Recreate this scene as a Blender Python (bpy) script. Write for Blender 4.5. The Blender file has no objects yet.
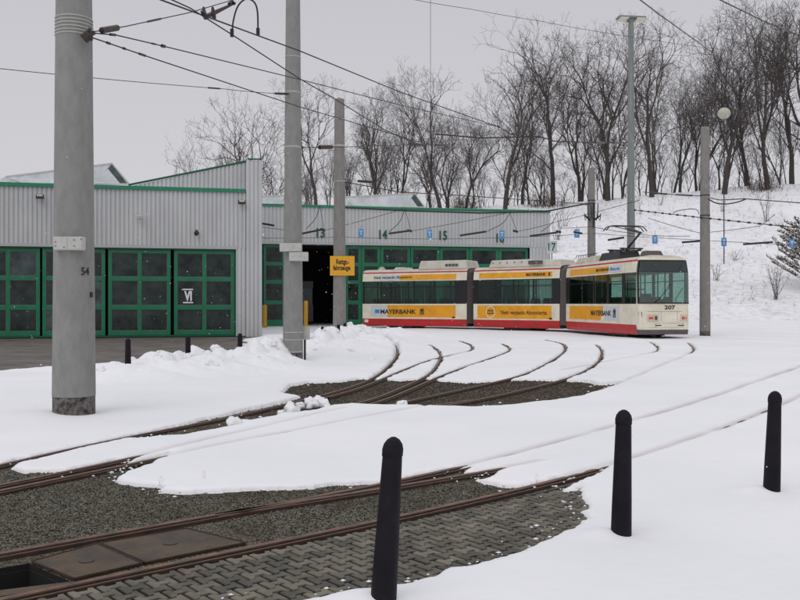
import bpy, bmesh, math, random
import numpy as np
from mathutils import Vector, Matrix
random.seed(7); RNG = np.random.default_rng(7)
F = 880.0; H = 1.6; HY = 303.5
sc = bpy.context.scene
col = sc.collection

# ------------------------------------------------------------------ placing
def at(px, py, d):
    return Vector(((px-400)/F*d, d, H+(HY-py)/F*d))
def g(px, py, z=0.0):
    d = F*(H-z)/(py-HY)
    return Vector(((px-400)/F*d, d, z))

# ------------------------------------------------------------------ materials
def mat(name, base=(.5,.5,.5), rough=.6, metal=0.0, noise=0.0, nscale=5.0, base2=None, bump=0.0, bscale=40.0, spec=.5, stretch=None, detail=6, coat=0):
    m = bpy.data.materials.new(name); m.use_nodes = True
    nt = m.node_tree; N = nt.nodes; L = nt.links
    p = N['Principled BSDF']
    p.inputs['Base Color'].default_value = (*base, 1)
    p.inputs['Roughness'].default_value = rough
    p.inputs['Metallic'].default_value = metal
    p.inputs['Specular IOR Level'].default_value = spec
    if coat: p.inputs['Coat Weight'].default_value = coat
    tc = N.new('ShaderNodeTexCoord')
    src = tc.outputs['Object']
    if stretch:
        mp = N.new('ShaderNodeMapping'); mp.inputs['Scale'].default_value = stretch
        L.new(src, mp.inputs[0]); src = mp.outputs[0]
    if base2 is not None:
        nz = N.new('ShaderNodeTexNoise'); nz.inputs['Scale'].default_value = nscale; nz.inputs['Detail'].default_value = detail
        nz.inputs['Roughness'].default_value = .65
        L.new(src, nz.inputs['Vector'])
        r = N.new('ShaderNodeValToRGB'); r.color_ramp.elements[0].position = .5-.5*(1-noise)-.0 if noise else .35
        r.color_ramp.elements[0].position = .36; r.color_ramp.elements[1].position = .64
        r.color_ramp.elements[0].color = (*base, 1); r.color_ramp.elements[1].color = (*base2, 1)
        L.new(nz.outputs[0], r.inputs[0]); L.new(r.outputs[0], p.inputs['Base Color'])
    if bump:
        nb = N.new('ShaderNodeTexNoise'); nb.inputs['Scale'].default_value = bscale; nb.inputs['Detail'].default_value = 5
        L.new(tc.outputs['Object'], nb.inputs['Vector'])
        b = N.new('ShaderNodeBump'); b.inputs['Strength'].default_value = bump; b.inputs['Distance'].default_value = .02
        L.new(nb.outputs[0], b.inputs['Height']); L.new(b.outputs[0], p.inputs['Normal'])
    return m

M = {}
M['concrete'] = mat('concrete', (.215,.215,.205), .85, base2=(.265,.262,.25), nscale=3.0, bump=.3, bscale=60, stretch=(3,3,1.1))
M['concrete_warm'] = mat('concrete_warm', (.195,.185,.17), .85, base2=(.245,.235,.22), nscale=3.0, bump=.3, bscale=60, stretch=(3,3,1.0))
M['concrete_worn'] = mat('concrete_worn', (.02,.02,.02), .95, base2=(.20,.17,.16), nscale=14.0, bump=.8, bscale=40)
M['galv'] = mat('galvanised', (.17,.185,.175), .5, .2, base2=(.24,.255,.245), nscale=2, stretch=(3,3,.3))
M['clad'] = mat('cladding_grey', (.46,.47,.475), .55, 0, base2=(.54,.55,.55), nscale=.6, stretch=(1,1,.4))
M['clad_trim'] = mat('cladding_trim', (.42,.42,.43), .5)
M['green'] = mat('green_paint', (.004,.135,.062), .45, base2=(.005,.175,.082), nscale=1.5)
M['green_dark'] = mat('green_dark_paint', (.004,.09,.04), .45)  # deeper green of the trims, gate tracks, posts and numbers
M['gutter'] = mat('gutter_green', (.01,.20,.10), .4)
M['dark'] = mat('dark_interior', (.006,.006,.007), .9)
M['black'] = mat('black_metal', (.018,.016,.018), .5, base2=(.035,.03,.03), nscale=8)
M['bollard'] = mat('bollard_plastic', (.007,.006,.009), .6, base2=(.014,.011,.016), nscale=6, bump=.35, bscale=120, spec=.15)
M['wire'] = mat('wire', (.02,.018,.018), .6)
M['insul'] = mat('insulator', (.012,.010,.012), .35, base2=(.05,.02,.015), nscale=20)
M['rust'] = mat('rusty_rail', (.062,.030,.015), .8, base2=(.022,.014,.010), nscale=9, bump=.3, bscale=90)
M['rust_lt'] = mat('rail_head', (.22,.105,.05), .42, .35, base2=(.08,.045,.027), nscale=7)
M['cream'] = mat('tram_cream', (.80,.76,.62), .35, base2=(.65,.60,.48), nscale=1.6, coat=.3)
M['cream_roof'] = mat('tram_roof_cream', (.50,.46,.37), .55, base2=(.62,.59,.52), nscale=1.5)
M['red'] = mat('tram_red', (.55,.012,.016), .42, base2=(.34,.022,.022), nscale=2.2)
M['orange'] = mat('ad_orange', (.82,.37,.008), .45, base2=(.66,.29,.012), nscale=2)
M['ad_white'] = mat('ad_white', (.55,.58,.62), .45)
M['blue'] = mat('ad_blue', (.05,.22,.45), .5)
M['adtext'] = mat('ad_text', (.03,.018,.01), .6)
M['bellows'] = mat('bellows_rubber', (.085,.075,.07), .8, base2=(.12,.105,.10), nscale=6)
M['frame_blk'] = mat('window_rubber', (.008,.008,.009), .4)
M['seat'] = mat('seat_fabric', (.02,.05,.045), .8)
M['inside'] = mat('tram_inside', (.30,.36,.32), .7)
M['inside_dark'] = mat('tram_inside_dark', (.03,.035,.035), .8)
M['rail_pole'] = mat('grab_pole', (.65,.60,.45), .35)
M['lightgrey'] = mat('light_grey_box', (.50,.50,.47), .5, base2=(.42,.42,.39), nscale=5)
M['mark_grey'] = mat('grey_marks', (.20,.18,.17), .7)
M['white'] = mat('white_paint', (.78,.78,.78), .5)
M['yellow'] = mat('yellow_post', (.60,.33,.02), .5, base2=(.48,.26,.02), nscale=4)
M['ysign'] = mat('yellow_sign', (.72,.36,.008), .5, base2=(.66,.32,.008), nscale=12)
M['bluesign'] = mat('blue_sign', (.08,.27,.55), .5)
M['head_red'] = mat('lamp_red', (.62,.07,.03), .35)
M['lamp_glass'] = mat('lamp_glass', (.60,.55,.44), .25)
M['bark'] = mat('bark', (.035,.029,.027), .9, base2=(.07,.058,.053), nscale=3)
M['twig'] = mat('twig', (.080,.066,.062), .9)
M['brush'] = mat('brushwood', (.075,.04,.028), .9, base2=(.045,.03,.025), nscale=2)
M['brush_grey'] = mat('brush_grey', (.13,.11,.10), .9)
M['needle'] = mat('conifer', (.06,.045,.028), .85, base2=(.13,.085,.045), nscale=6)
M['globe'] = mat('globe', (.50,.50,.40), .4, base2=(.36,.37,.29), nscale=6)
M['roofglass'] = mat('roof_glazing', (.42,.45,.46), .25, base2=(.62,.64,.66), nscale=1.2)

def pane_mat(name, a, b, rough=.12, sc_=1.2):
    m = mat(name, a, rough, base2=b, nscale=sc_, spec=.35)
    return m
M['pane'] = pane_mat('depot_pane', (.004,.008,.007), (.026,.042,.037), sc_=1.7)  # paler mottling paints reflections and dim interior into the glass colour
M['pane_mid'] = pane_mat('depot_pane_pale', (.02,.035,.035), (.09,.12,.12))
M['pane_red'] = pane_mat('depot_pane_red', (.008,.008,.009), (.06,.012,.010), sc_=2.0)

def glass_mat(name, tint, gl=.12):
    m = bpy.data.materials.new(name); m.use_nodes = True
    nt = m.node_tree; N = nt.nodes; L = nt.links
    for n in list(N): N.remove(n)
    o = N.new('ShaderNodeOutputMaterial'); mx = N.new('ShaderNodeMixShader')
    t = N.new('ShaderNodeBsdfTransparent'); t.inputs[0].default_value = (*tint, 1)
    gs = N.new('ShaderNodeBsdfGlossy'); gs.inputs[0].default_value = (.8,.95,.9,1); gs.inputs['Roughness'].default_value = .06
    fr = N.new('ShaderNodeFresnel'); fr.inputs[0].default_value = 1.5
    ma = N.new('ShaderNodeMath'); ma.operation = 'ADD'; ma.inputs[1].default_value = gl; ma.use_clamp = True
    L.new(fr.outputs[0], ma.inputs[0]); L.new(ma.outputs[0], mx.inputs[0])
    L.new(t.outputs[0], mx.inputs[1]); L.new(gs.outputs[0], mx.inputs[2]); L.new(mx.outputs[0], o.inputs[0])
    return m
M['glass'] = glass_mat('tram_glass', (.42,.62,.55), .05)
M['glass_front'] = glass_mat('tram_windshield', (.45,.64,.58), .09)

# snow: white with dirt carried by a vertex attribute
def snow_mat(name, speck=0.0):
    m = bpy.data.materials.new(name); m.use_nodes = True
    nt = m.node_tree; N = nt.nodes; L = nt.links; p = N['Principled BSDF']
    p.inputs['Roughness'].default_value = .75; p.inputs['Specular IOR Level'].default_value = .15
    tc = N.new('ShaderNodeTexCoord')
    n1 = N.new('ShaderNodeTexNoise'); n1.inputs['Scale'].default_value = .35; n1.inputs['Detail'].default_value = 6
    L.new(tc.outputs['Object'], n1.inputs['Vector'])
    r = N.new('ShaderNodeValToRGB'); r.color_ramp.elements[0].position = .3; r.color_ramp.elements[1].position = .7
    r.color_ramp.elements[0].color = (.80,.805,.83,1); r.color_ramp.elements[1].color = (.88,.88,.90,1)
    L.new(n1.outputs[0], r.inputs[0]); out = r.outputs[0]
    a = N.new('ShaderNodeAttribute'); a.attribute_name = 'dirt'
    mx = N.new('ShaderNodeMix'); mx.data_type = 'RGBA'; L.new(a.outputs['Fac'], mx.inputs[0])
    L.new(out, mx.inputs[6]); mx.inputs[7].default_value = (.30,.21,.16,1); out = mx.outputs[2]
    if speck:
        n2 = N.new('ShaderNodeTexNoise'); n2.inputs['Scale'].default_value = 1.6; n2.inputs['Detail'].default_value = 9; n2.inputs['Roughness'].default_value = .8
        L.new(tc.outputs['Object'], n2.inputs['Vector'])
        n3 = N.new('ShaderNodeTexNoise'); n3.inputs['Scale'].default_value = .12; n3.inputs['Detail'].default_value = 4
        L.new(tc.outputs['Object'], n3.inputs['Vector'])
        ad = N.new('ShaderNodeMath'); ad.operation = 'MULTIPLY_ADD'; L.new(n3.outputs[0], ad.inputs[0]); ad.inputs[1].default_value = .35; L.new(n2.outputs[0], ad.inputs[2])
        rr = N.new('ShaderNodeValToRGB'); rr.color_ramp.elements[0].position = .66; rr.color_ramp.elements[1].position = .9
        rr.color_ramp.elements[0].color = (0,0,0,1); rr.color_ramp.elements[1].color = (speck,)*3+(1,)
        L.new(ad.outputs[0], rr.inputs[0])
        m2 = N.new('ShaderNodeMix'); m2.data_type = 'RGBA'; L.new(rr.outputs[0], m2.inputs[0]); L.new(out, m2.inputs[6])
        m2.inputs[7].default_value = (.20,.17,.15,1); out = m2.outputs[2]
    L.new(out, p.inputs['Base Color'])
    nb = N.new('ShaderNodeTexNoise'); nb.inputs['Scale'].default_value = 9; nb.inputs['Detail'].default_value = 8
    L.new(tc.outputs['Object'], nb.inputs['Vector'])
    b = N.new('ShaderNodeBump'); b.inputs['Strength'].default_value = .35; b.inputs['Distance'].default_value = .02
    L.new(nb.outputs[0], b.inputs['Height']); L.new(b.outputs[0], p.inputs['Normal'])
    return m
M['snow'] = snow_mat('snow'); M['snow_hill'] = snow_mat('snow_hill', .55)

def gravel_mat(name, c0, c1, c2, scale, brown=.25):
    m = bpy.data.materials.new(name); m.use_nodes = True
    nt = m.node_tree; N = nt.nodes; L = nt.links; p = N['Principled BSDF']
    p.inputs['Roughness'].default_value = .9; p.inputs['Specular IOR Level'].default_value = .15
    tc = N.new('ShaderNodeTexCoord')
    v = N.new('ShaderNodeTexVoronoi'); v.inputs['Scale'].default_value = scale; L.new(tc.outputs['Object'], v.inputs['Vector'])
    r = N.new('ShaderNodeValToRGB'); r.color_ramp.elements[0].color = (*c0,1); r.color_ramp.elements[1].color = (*c2,1)
    e = r.color_ramp.elements.new(.55); e.color = (*c1,1)
    sx = N.new('ShaderNodeSeparateColor'); L.new(v.outputs['Color'], sx.inputs[0]); L.new(sx.outputs[0], r.inputs[0])
    n = N.new('ShaderNodeTexNoise'); n.inputs['Scale'].default_value = 1.3; n.inputs['Detail'].default_value = 7; L.new(tc.outputs['Object'], n.inputs['Vector'])
    rr = N.new('ShaderNodeValToRGB'); rr.color_ramp.elements[0].position = .45; rr.color_ramp.elements[1].position = .7
    rr.color_ramp.elements[0].color = (0,0,0,1); rr.color_ramp.elements[1].color = (brown*2,)*3+(1,)
    L.new(n.outputs[0], rr.inputs[0])
    mx = N.new('ShaderNodeMix'); mx.data_type = 'RGBA'; L.new(rr.outputs[0], mx.inputs[0]); L.new(r.outputs[0], mx.inputs[6])
    mx.inputs[7].default_value = (.07,.05,.03,1); L.new(mx.outputs[2], p.inputs['Base Color'])
    b = N.new('ShaderNodeBump'); b.inputs['Strength'].default_value = 1; b.inputs['Distance'].default_value = .012
    L.new(v.outputs['Distance'], b.inputs['Height']); b.invert = True; L.new(b.outputs[0], p.inputs['Normal'])
    return m
M['gravel'] = gravel_mat('gravel', (.014,.016,.013), (.105,.098,.075), (.36,.34,.27), 105)
M['gravel_far'] = gravel_mat('gravel_far', (.028,.024,.018), (.078,.066,.050), (.17,.15,.12), 45, .3)
M['apron'] = mat('apron_concrete', (.075,.062,.052), .7, base2=(.16,.14,.125), nscale=.9, bump=.2, bscale=20)

def attr_mat(name, attr, rough, c0, c1, nscale):
    m = bpy.data.materials.new(name); m.use_nodes = True
    nt = m.node_tree; N = nt.nodes; L = nt.links; p = N['Principled BSDF']; p.inputs['Roughness'].default_value = rough
    tc = N.new('ShaderNodeTexCoord'); n = N.new('ShaderNodeTexNoise'); n.inputs['Scale'].default_value = nscale; n.inputs['Detail'].default_value = 8
    L.new(tc.outputs['Object'], n.inputs['Vector'])
    a = N.new('ShaderNodeAttribute'); a.attribute_name = attr
    ad = N.new('ShaderNodeMath'); ad.operation = 'MULTIPLY_ADD'; L.new(n.outputs[0], ad.inputs[0]); ad.inputs[1].default_value = .9; L.new(a.outputs['Fac'], ad.inputs[2])
    r = N.new('ShaderNodeValToRGB'); r.color_ramp.elements[0].position = .3; r.color_ramp.elements[1].position = 1.2 if False else 1.0
    r.color_ramp.elements[0].color = (*c0,1); r.color_ramp.elements[1].color = (*c1,1)
    L.new(ad.outputs[0], r.inputs[0]); L.new(r.outputs[0], p.inputs['Base Color'])
    n2 = N.new('ShaderNodeTexNoise'); n2.inputs['Scale'].default_value = 90; n2.inputs['Detail'].default_value = 4; L.new(tc.outputs['Object'], n2.inputs['Vector'])
    b = N.new('ShaderNodeBump'); b.inputs['Strength'].default_value = .5; b.inputs['Distance'].default_value = .01; L.new(n2.outputs[0], b.inputs['Height']); L.new(b.outputs[0], p.inputs['Normal'])
    return m
M['paver'] = attr_mat('paver', 'tone', .5, (.052,.046,.033), (.25,.22,.16), 5)

def plate_mat():
    m = mat('chequer_plate', (.030,.026,.020), .5, .2, base2=(.11,.068,.030), nscale=3)
    N = m.node_tree.nodes; L = m.node_tree.links; p = N['Principled BSDF']
    tc = N.new('ShaderNodeTexCoord'); mp = N.new('ShaderNodeMapping'); mp.inputs['Rotation'].default_value = (0,0,math.radians(38+45)); L.new(tc.outputs['Object'], mp.inputs[0])
    w = N.new('ShaderNodeTexWave'); w.inputs['Scale'].default_value = 14; w.bands_direction = 'X'; L.new(mp.outputs[0], w.inputs[0])
    w2 = N.new('ShaderNodeTexWave'); w2.inputs['Scale'].default_value = 14; w2.bands_direction = 'Y'; L.new(mp.outputs[0], w2.inputs[0])
    mu = N.new('ShaderNodeMath'); mu.operation = 'MAXIMUM'; L.new(w.outputs['Fac'], mu.inputs[0]); L.new(w2.outputs['Fac'], mu.inputs[1])
    b = N.new('ShaderNodeBump'); b.inputs['Strength'].default_value = .6; b.inputs['Distance'].default_value = .006
    L.new(mu.outputs[0], b.inputs['Height']); L.new(b.outputs[0], p.inputs['Normal'])
    return m
M['plate'] = plate_mat()

# ------------------------------------------------------------------ mesh building
ORG = {}
class MB:
    def __init__(s): s.v = []; s.f = []
    def quad(s, a, b, c, d):
        n = len(s.v); s.v += [Vector(a), Vector(b), Vector(c), Vector(d)]; s.f.append((n, n+1, n+2, n+3)); return s
    def poly(s, pts):
        n = len(s.v); s.v += [Vector(p) for p in pts]; s.f.append(tuple(range(n, n+len(pts)))); return s
    def hexa(s, P):   # 8 points: bottom 0-3, top 4-7
        n = len(s.v); s.v += [Vector(p) for p in P]
        for q in ((3,2,1,0),(4,5,6,7),(0,1,5,4),(1,2,6,5),(2,3,7,6),(3,0,4,7)): s.f.append(tuple(n+i for i in q))
        return s
    def box(s, fr, u0, u1, v0, v1, z0, z1):
        return s.hexa([fr(u0,v0,z0),fr(u1,v0,z0),fr(u1,v1,z0),fr(u0,v1,z0),fr(u0,v0,z1),fr(u1,v0,z1),fr(u1,v1,z1),fr(u0,v1,z1)])
    def tube(s, pts, r, n=6, cap=True):
        pts = [Vector(p) for p in pts]
        if not isinstance(r, (list, tuple)): r = [r]*len(pts)
        base = len(s.v); ax = None
        for i, p in enumerate(pts):
            t = (pts[min(i+1, len(pts)-1)]-pts[max(i-1, 0)])
            t = t.normalized() if t.length > 1e-9 else Vector((0,0,1))
            if ax is None:
                ax = t.orthogonal().normalized()
            else:
                ax = (ax - t*ax.dot(t)); ax = ax.normalized() if ax.length > 1e-6 else t.orthogonal().normalized()
            b = t.cross(ax)
            for k in range(n):
                a = 2*math.pi*k/n; s.v.append(p+(ax*math.cos(a)+b*math.sin(a))*r[i])
        for i in range(len(pts)-1):
            for k in range(n):
                k2 = (k+1) % n; s.f.append((base+i*n+k, base+i*n+k2, base+(i+1)*n+k2, base+(i+1)*n+k))
        if cap:
            s.f.append(tuple(base+k for k in reversed(range(n)))); e = base+(len(pts)-1)*n; s.f.append(tuple(e+k for k in range(n)))
        return s
    def lathe(s, c, prof, n=24, shear=(0,0)):
        base = len(s.v)
        for z, r in prof:
            for k in range(n):
                a = 2*math.pi*k/n; s.v.append(Vector((c[0]+r*math.cos(a)+shear[0]*z, c[1]+r*math.sin(a)+shear[1]*z, c[2]+z)))
        for i in range(len(prof)-1):
            for k in range(n):
                k2 = (k+1) % n; s.f.append((base+i*n+k, base+i*n+k2, base+(i+1)*n+k2, base+(i+1)*n+k))
        s.f.append(tuple(base+k for k in reversed(range(n)))); e = base+(len(prof)-1)*n; s.f.append(tuple(e+k for k in range(n)))
        return s
    def build(s, name, m, parent=None, org=None, smooth=False):
        o0 = ORG[parent.name] if parent is not None else Vector(org if org is not None else (0,0,0))
        me = bpy.data.meshes.new(name); me.from_pydata([tuple(v-o0) for v in s.v], [], s.f); me.update()
        if m: me.materials.append(m)
        if smooth:
            me.polygons.foreach_set('use_smooth', [True]*len(me.polygons))
            try: me.set_sharp_from_angle(angle=math.radians(40))
            except Exception: pass
        o = bpy.data.objects.new(name, me); col.objects.link(o)
        if parent is not None: o.parent = parent
        else: o.location = o0
        ORG[o.name] = o0
        return o

def tag(o, label=None, cat=None, group=None, kind=None):
    if label: o['label'] = label
    if cat: o['category'] = cat
    if group: o['group'] = group
    if kind: o['kind'] = kind
    return o
def thing(name, loc, label, cat, group=None):
    o = bpy.data.objects.new(name, None); o.empty_display_size = .3; col.objects.link(o); o.location = loc
    ORG[o.name] = Vector(loc); return tag(o, label, cat, group)
def kids(o): return [c for c in col.objects if c.parent == o]
def copy_tree(o, parent=None):
    c = o.copy(); col.objects.link(c)
    if parent: c.parent = parent
    for ch in kids(o): copy_tree(ch, c)
    return c

def text(name, s, size, m, parent, pos, ax, up=(0,0,1), width=None, bold=0, out=None):
    """flat lettering as a mesh; pos = centre in the world, ax = writing direction"""
    cu = bpy.data.curves.new('t', 'FONT'); cu.body = s; cu.size = size; cu.align_x = 'CENTER'; cu.align_y = 'CENTER'; cu.offset = bold; cu.resolution_u = 3
    to = bpy.data.objects.new('t', cu); col.objects.link(to)
    dg = bpy.context.evaluated_depsgraph_get(); me = bpy.data.meshes.new_from_object(to.evaluated_get(dg))
    bpy.data.objects.remove(to)
    co = np.zeros(len(me.vertices)*3); me.vertices.foreach_get('co', co); co = co.reshape(-1,3)
    if width and len(co):
        w = co[:,0].max()-co[:,0].min(); co[:,0] *= width/max(w,1e-6)
    if len(co): co[:,1] -= (co[:,1].max()+co[:,1].min())/2; co[:,0] -= (co[:,0].max()+co[:,0].min())/2
    ax = Vector(ax).normalized(); up = Vector(up); o0 = ORG[parent.name]
    W = [tuple(Vector(pos)+ax*float(c[0])+up*float(c[1])-o0) for c in co]
    me2 = bpy.data.meshes.new(name); me2.from_pydata(W, [], [tuple(p.vertices) for p in me.polygons]); me2.update(); me2.materials.append(m)
    o = bpy.data.objects.new(name, me2); col.objects.link(o); o.parent = parent; ORG[o.name] = o0
    return o

# ------------------------------------------------------------------ camera, light
cam = bpy.data.cameras.new('camera'); cam.sensor_width = 36; cam.lens = F/800*36; cam.shift_y = 3.5/800; cam.clip_end = 4000; cam.clip_start = .05
co_ = bpy.data.objects.new('camera', cam); col.objects.link(co_); co_.location = (0,0,H); co_.rotation_euler = (math.radians(90),0,0); sc.camera = co_
w = bpy.data.worlds.new('World'); sc.world = w; w.use_nodes = True
N = w.node_tree.nodes; L = w.node_tree.links; bg = N['Background']
sky = N.new('ShaderNodeTexSky'); sky.sky_type = 'NISHITA'; sky.sun_disc = False; sky.sun_elevation = math.radians(35); sky.sun_rotation = math.radians(200); sky.dust_density = 5
hs = N.new('ShaderNodeHueSaturation'); hs.inputs['Saturation'].default_value = .12; L.new(sky.outputs[0], hs.inputs['Color'])
tc = N.new('ShaderNodeTexCoord'); sp = N.new('ShaderNodeSeparateXYZ'); L.new(tc.outputs['Generated'], sp.inputs[0])
cr = N.new('ShaderNodeValToRGB'); e = cr.color_ramp.elements
e[0].position = 0; e[0].color = (.0675,.0672,.0705,1); e[1].position = 1; e[1].color = (.084,.084,.089,1)
q = e.new(.16); q.color = (.0630,.0626,.0664,1); q = e.new(.34); q.color = (.0575,.0568,.0610,1); q = e.new(.5); q.color = (.069,.069,.073,1)
L.new(sp.outputs[2], cr.inputs[0])
sm = N.new('ShaderNodeMix'); sm.data_type = 'RGBA'; sm.inputs[0].default_value = .0035
ml = N.new('ShaderNodeVectorMath'); ml.operation = 'SCALE'; ml.inputs['Scale'].default_value = 100.0
L.new(cr.outputs[0], ml.inputs[0]); L.new(ml.outputs[0], sm.inputs[6]); L.new(hs.outputs[0], sm.inputs[7])
# overcast dome: a faint wash of the Nishita sky under a bright cloud gradient
sm.inputs[0].default_value = .06
L.new(sm.outputs[2], bg.inputs[0]); bg.inputs[1].default_value = .1
sl = bpy.data.lights.new('sun', 'SUN'); sl.energy = .62; sl.angle = math.radians(40); sl.color = (1,.98,.96)
so = bpy.data.objects.new('sun', sl); col.objects.link(so); so.rotation_euler = (math.radians(40),0,math.radians(-30)); so.location = (0,0,50)
sc.view_settings.view_transform = 'Standard'; sc.view_settings.look = 'None'; sc.view_settings.exposure = 0
sc.cycles.max_bounces = 6; sc.cycles.transparent_max_bounces = 16

# ------------------------------------------------------------------ numpy noise / fields
_lat = RNG.random((256,256))
def vnoise(x, y):
    xi = np.floor(x).astype(int); yi = np.floor(y).astype(int); fx = x-xi; fy = y-yi
    fx = fx*fx*(3-2*fx); fy = fy*fy*(3-2*fy)
    a = _lat[xi&255, yi&255]; b = _lat[(xi+1)&255, yi&255]; c = _lat[xi&255, (yi+1)&255]; d = _lat[(xi+1)&255, (yi+1)&255]
    return (a*(1-fx)+b*fx)*(1-fy)+(c*(1-fx)+d*fx)*fy-.5
def fbm(x, y, o=4):
    s = 0; a = 1
    for i in range(o): s = s+a*vnoise(x*2**i+17*i, y*2**i+5*i); a *= .5
    return s
def seg_dist(X, Y, P, best=None, reach=1e9):
    best = np.full(X.shape, 1e3) if best is None else best
    for (x0,y0),(x1,y1) in zip(P[:-1], P[1:]):
        mask = (X > min(x0,x1)-reach)&(X < max(x0,x1)+reach)&(Y > min(y0,y1)-reach)&(Y < max(y0,y1)+reach)
        if not mask.any(): continue
        xx = X[mask]; yy = Y[mask]; dx = x1-x0; dy = y1-y0; t = np.clip(((xx-x0)*dx+(yy-y0)*dy)/(dx*dx+dy*dy+1e-12), 0, 1)
        best[mask] = np.minimum(best[mask], np.hypot(xx-x0-t*dx, yy-y0-t*dy))
    return best
def inside(X, Y, P):
    r = np.zeros(X.shape, bool); n = len(P)
    for i in range(n):
        x0,y0 = P[i]; x1,y1 = P[(i+1)%n]
        if y0 == y1: continue
        c = ((y0 > Y) != (y1 > Y)) & (X < (x1-x0)*(Y-y0)/(y1-y0)+x0); r ^= c
    return r
def spline(P, n=8):
    P = [Vector((p[0], p[1], p[2] if len(p) > 2 else 0)) for p in P]
    if len(P) < 3: return P
    Q = [2*P[0]-P[1]]+P+[2*P[-1]-P[-2]]; out = []
    for i in range(1, len(Q)-2):
        a,b,c,d = Q[i-1:i+3]
        for k in range(n):
            t = k/n; out.append(.5*((2*b)+(c-a)*t+(2*a-5*b+4*c-d)*t*t+(3*b-a-3*c+d)*t**3))
    out.append(P[-1]); return out

# ------------------------------------------------------------------ rails (traced, laid on the ground plane)
RAILS = [  # pts in the picture's ground, open = snow free, label
 ('near', [(-60,565),(0,551),(75,537),(187,520),(300,502.5),(399,482),(455,470),(500,459),(600,431.5),(700,402),(800,368),(860,345)], 456, 'far rail of the nearest track, rusty where it crosses the gravel'),
 ('near', [(215,514.5),(260,509.5),(300,504.5),(345,496),(399,487),(440,480),(482,473.5),(540,462)], 484, 'short rusty switch rail beside the far rail of the nearest track'),
 ('near', [(-60,613),(0,598),(75,581),(187,560),(300,538.5),(399,518),(495,496),(565,481),(600,470),(700,438),(800,398),(880,366)], 572, 'rusty rail along the edge of the block paving'),
 ('mid', [(-60,503),(0,490),(75,477),(114,469),(187,451),(300,431),(392,412),(470,400)], 120, 'rusty rail at the left edge that slips under a tongue of snow'),
 ('mid', [(-60,497),(0,485),(75,472),(112,463),(150,454),(225,437),(257,428),(310,416.5),(345,409)], 128, 'thin parallel rail buried between two snow tongues'),
 ('mid', [(-60,479),(0,465.5),(40,457),(82,445),(140,433.5),(175,429),(242,415),(302,400),(340,391),(374,378),(391,364),(397,356),(397.5,350),(392,344),(380,340)], 999, 'long rusty rail curving from the left edge up to the gates'),
 ('far', [(325,398),(355,390),(388,377),(407,369),(435,359),(466,352.5),(472.5,349),(470,345),(459,341)], 999, 'curving rail whose bend ends below the middle of the tram rear section'),
 ('far', [(342,408),(372,400),(395,391),(427.5,376),(437,366),(440.6,359),(439,352),(429,345)], 999, 'tight dark curved rail left of the middle of the bare patch'),
 ('far', [(350,410),(383,401),(412,389),(442,376),(475,364),(506,353),(510,349),(502,344)], 999, 'long curved rail reaching up under the first joint of the tram'),
 ('far', [(370,410),(420,399),(461,390),(521,376),(545,365),(560,356),(565.5,349.5),(562,344),(545,340)], 999, 'dark curved rail ending below the second joint of the tram'),
 ('far', [(410,412),(455,404.5),(469,402),(520,391),(570,378),(591,368),(600,360),(602,351),(596,345)], 999, 'curved rail at the right end of the bare patch'),
 ('thin', [(600,390),(625,383),(645,374),(675,361),(690,354),(694,349),(688,343)], 999, 'faint rail curving towards the concrete mast right of the tram'),
 ('thin', [(560,372),(600,364),(640,356.5),(655,352.5),(658,348),(650,342)], 999, 'faint rail curving below the tram cab'),
]
def roll(P, w):  # offset a polyline sideways
    out = []
    for i, p in enumerate(P):
        t = (P[min(i+1,len(P)-1)]-P[max(i-1,0)]); t.z = 0; t.normalize(); out.append(p+Vector((t.y,-t.x,0))*w)
    return out
OPEN = []; DIP = []
for kind, pts, upto, label in RAILS:
    W = spline([g(x,y) for x,y in pts], 8)
    L_ = [0.0]
    for a,b_ in zip(W[:-1],W[1:]): L_.append(L_[-1]+(b_-a).length)
    nn = max(12, int(L_[-1]/.3)); tt = np.linspace(0, L_[-1], nn); ax_ = np.interp(tt, L_, [p.x for p in W]); ay_ = np.interp(tt, L_, [p.y for p in W])
    for _ in range(40 if kind == 'near' else (24 if kind == 'mid' else 8)):
        ax_[1:-1] = .5*ax_[1:-1]+.25*(ax_[:-2]+ax_[2:]); ay_[1:-1] = .5*ay_[1:-1]+.25*(ay_[:-2]+ay_[2:])
    W = [Vector((float(a),float(b_),0)) for a,b_ in zip(ax_,ay_)]
    px = [400+p.x/p.y*F for p in W]
    # profile (lateral, z): grooved rail, head then groove then lip
    zt = {'near':.004,'mid':.004,'far':.012,'thin':.004}[kind]
    prof = [(-.045,-.06),(-.045,zt-.006),(-.037,zt),(.012,zt),(.020,zt-.006),(.022,-.030),(.055,-.030),(.057,zt-.008),(.064,zt-.003),(.076,zt-.003),(.080,zt-.008),(.080,-.06)]
    mb = MB(); n = len(prof)
    for w_, z_ in [(a,b) for a,b in prof]:
        for p in roll(W, w_): mb.v.append(Vector((p.x,p.y,z_)))
    k = len(W)
    for j in range(n-1):
        for i in range(k-1): mb.f.append((j*k+i, j*k+i+1, (j+1)*k+i+1, (j+1)*k+i))
    o = mb.build('tram_rail', M['rust'], org=W[0]); o.data.materials.append(M['rust_lt'])
    for fi, f in enumerate(o.data.polygons):
        if fi//(k-1) in (2,8): f.material_index = 1
    tag(o, label, 'rail', 'tram rails crossing the yard')
    op = [(p.x,p.y) for p,x in zip(W,px) if x <= upto]; di = [(p.x,p.y) for p,x in zip(W,px) if x > upto-20]
    if kind == 'far': op = [q_ for q_ in op if q_[1] > 14.0]
    if kind == 'thin':
        DIP.append((op, .02, .3)); OPEN.append(([q_ for q_ in op if q_[1] > 27.5], .045))
    elif kind in('near','mid') and upto < 990:
        if kind == 'mid': OPEN.append((op, .075))
        else: OPEN.append((op, .07))
        DIP.append((di, .030, .55 if kind == 'near' else .34))
    else: OPEN.append((op, .055 if kind == 'far' else .07))

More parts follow.
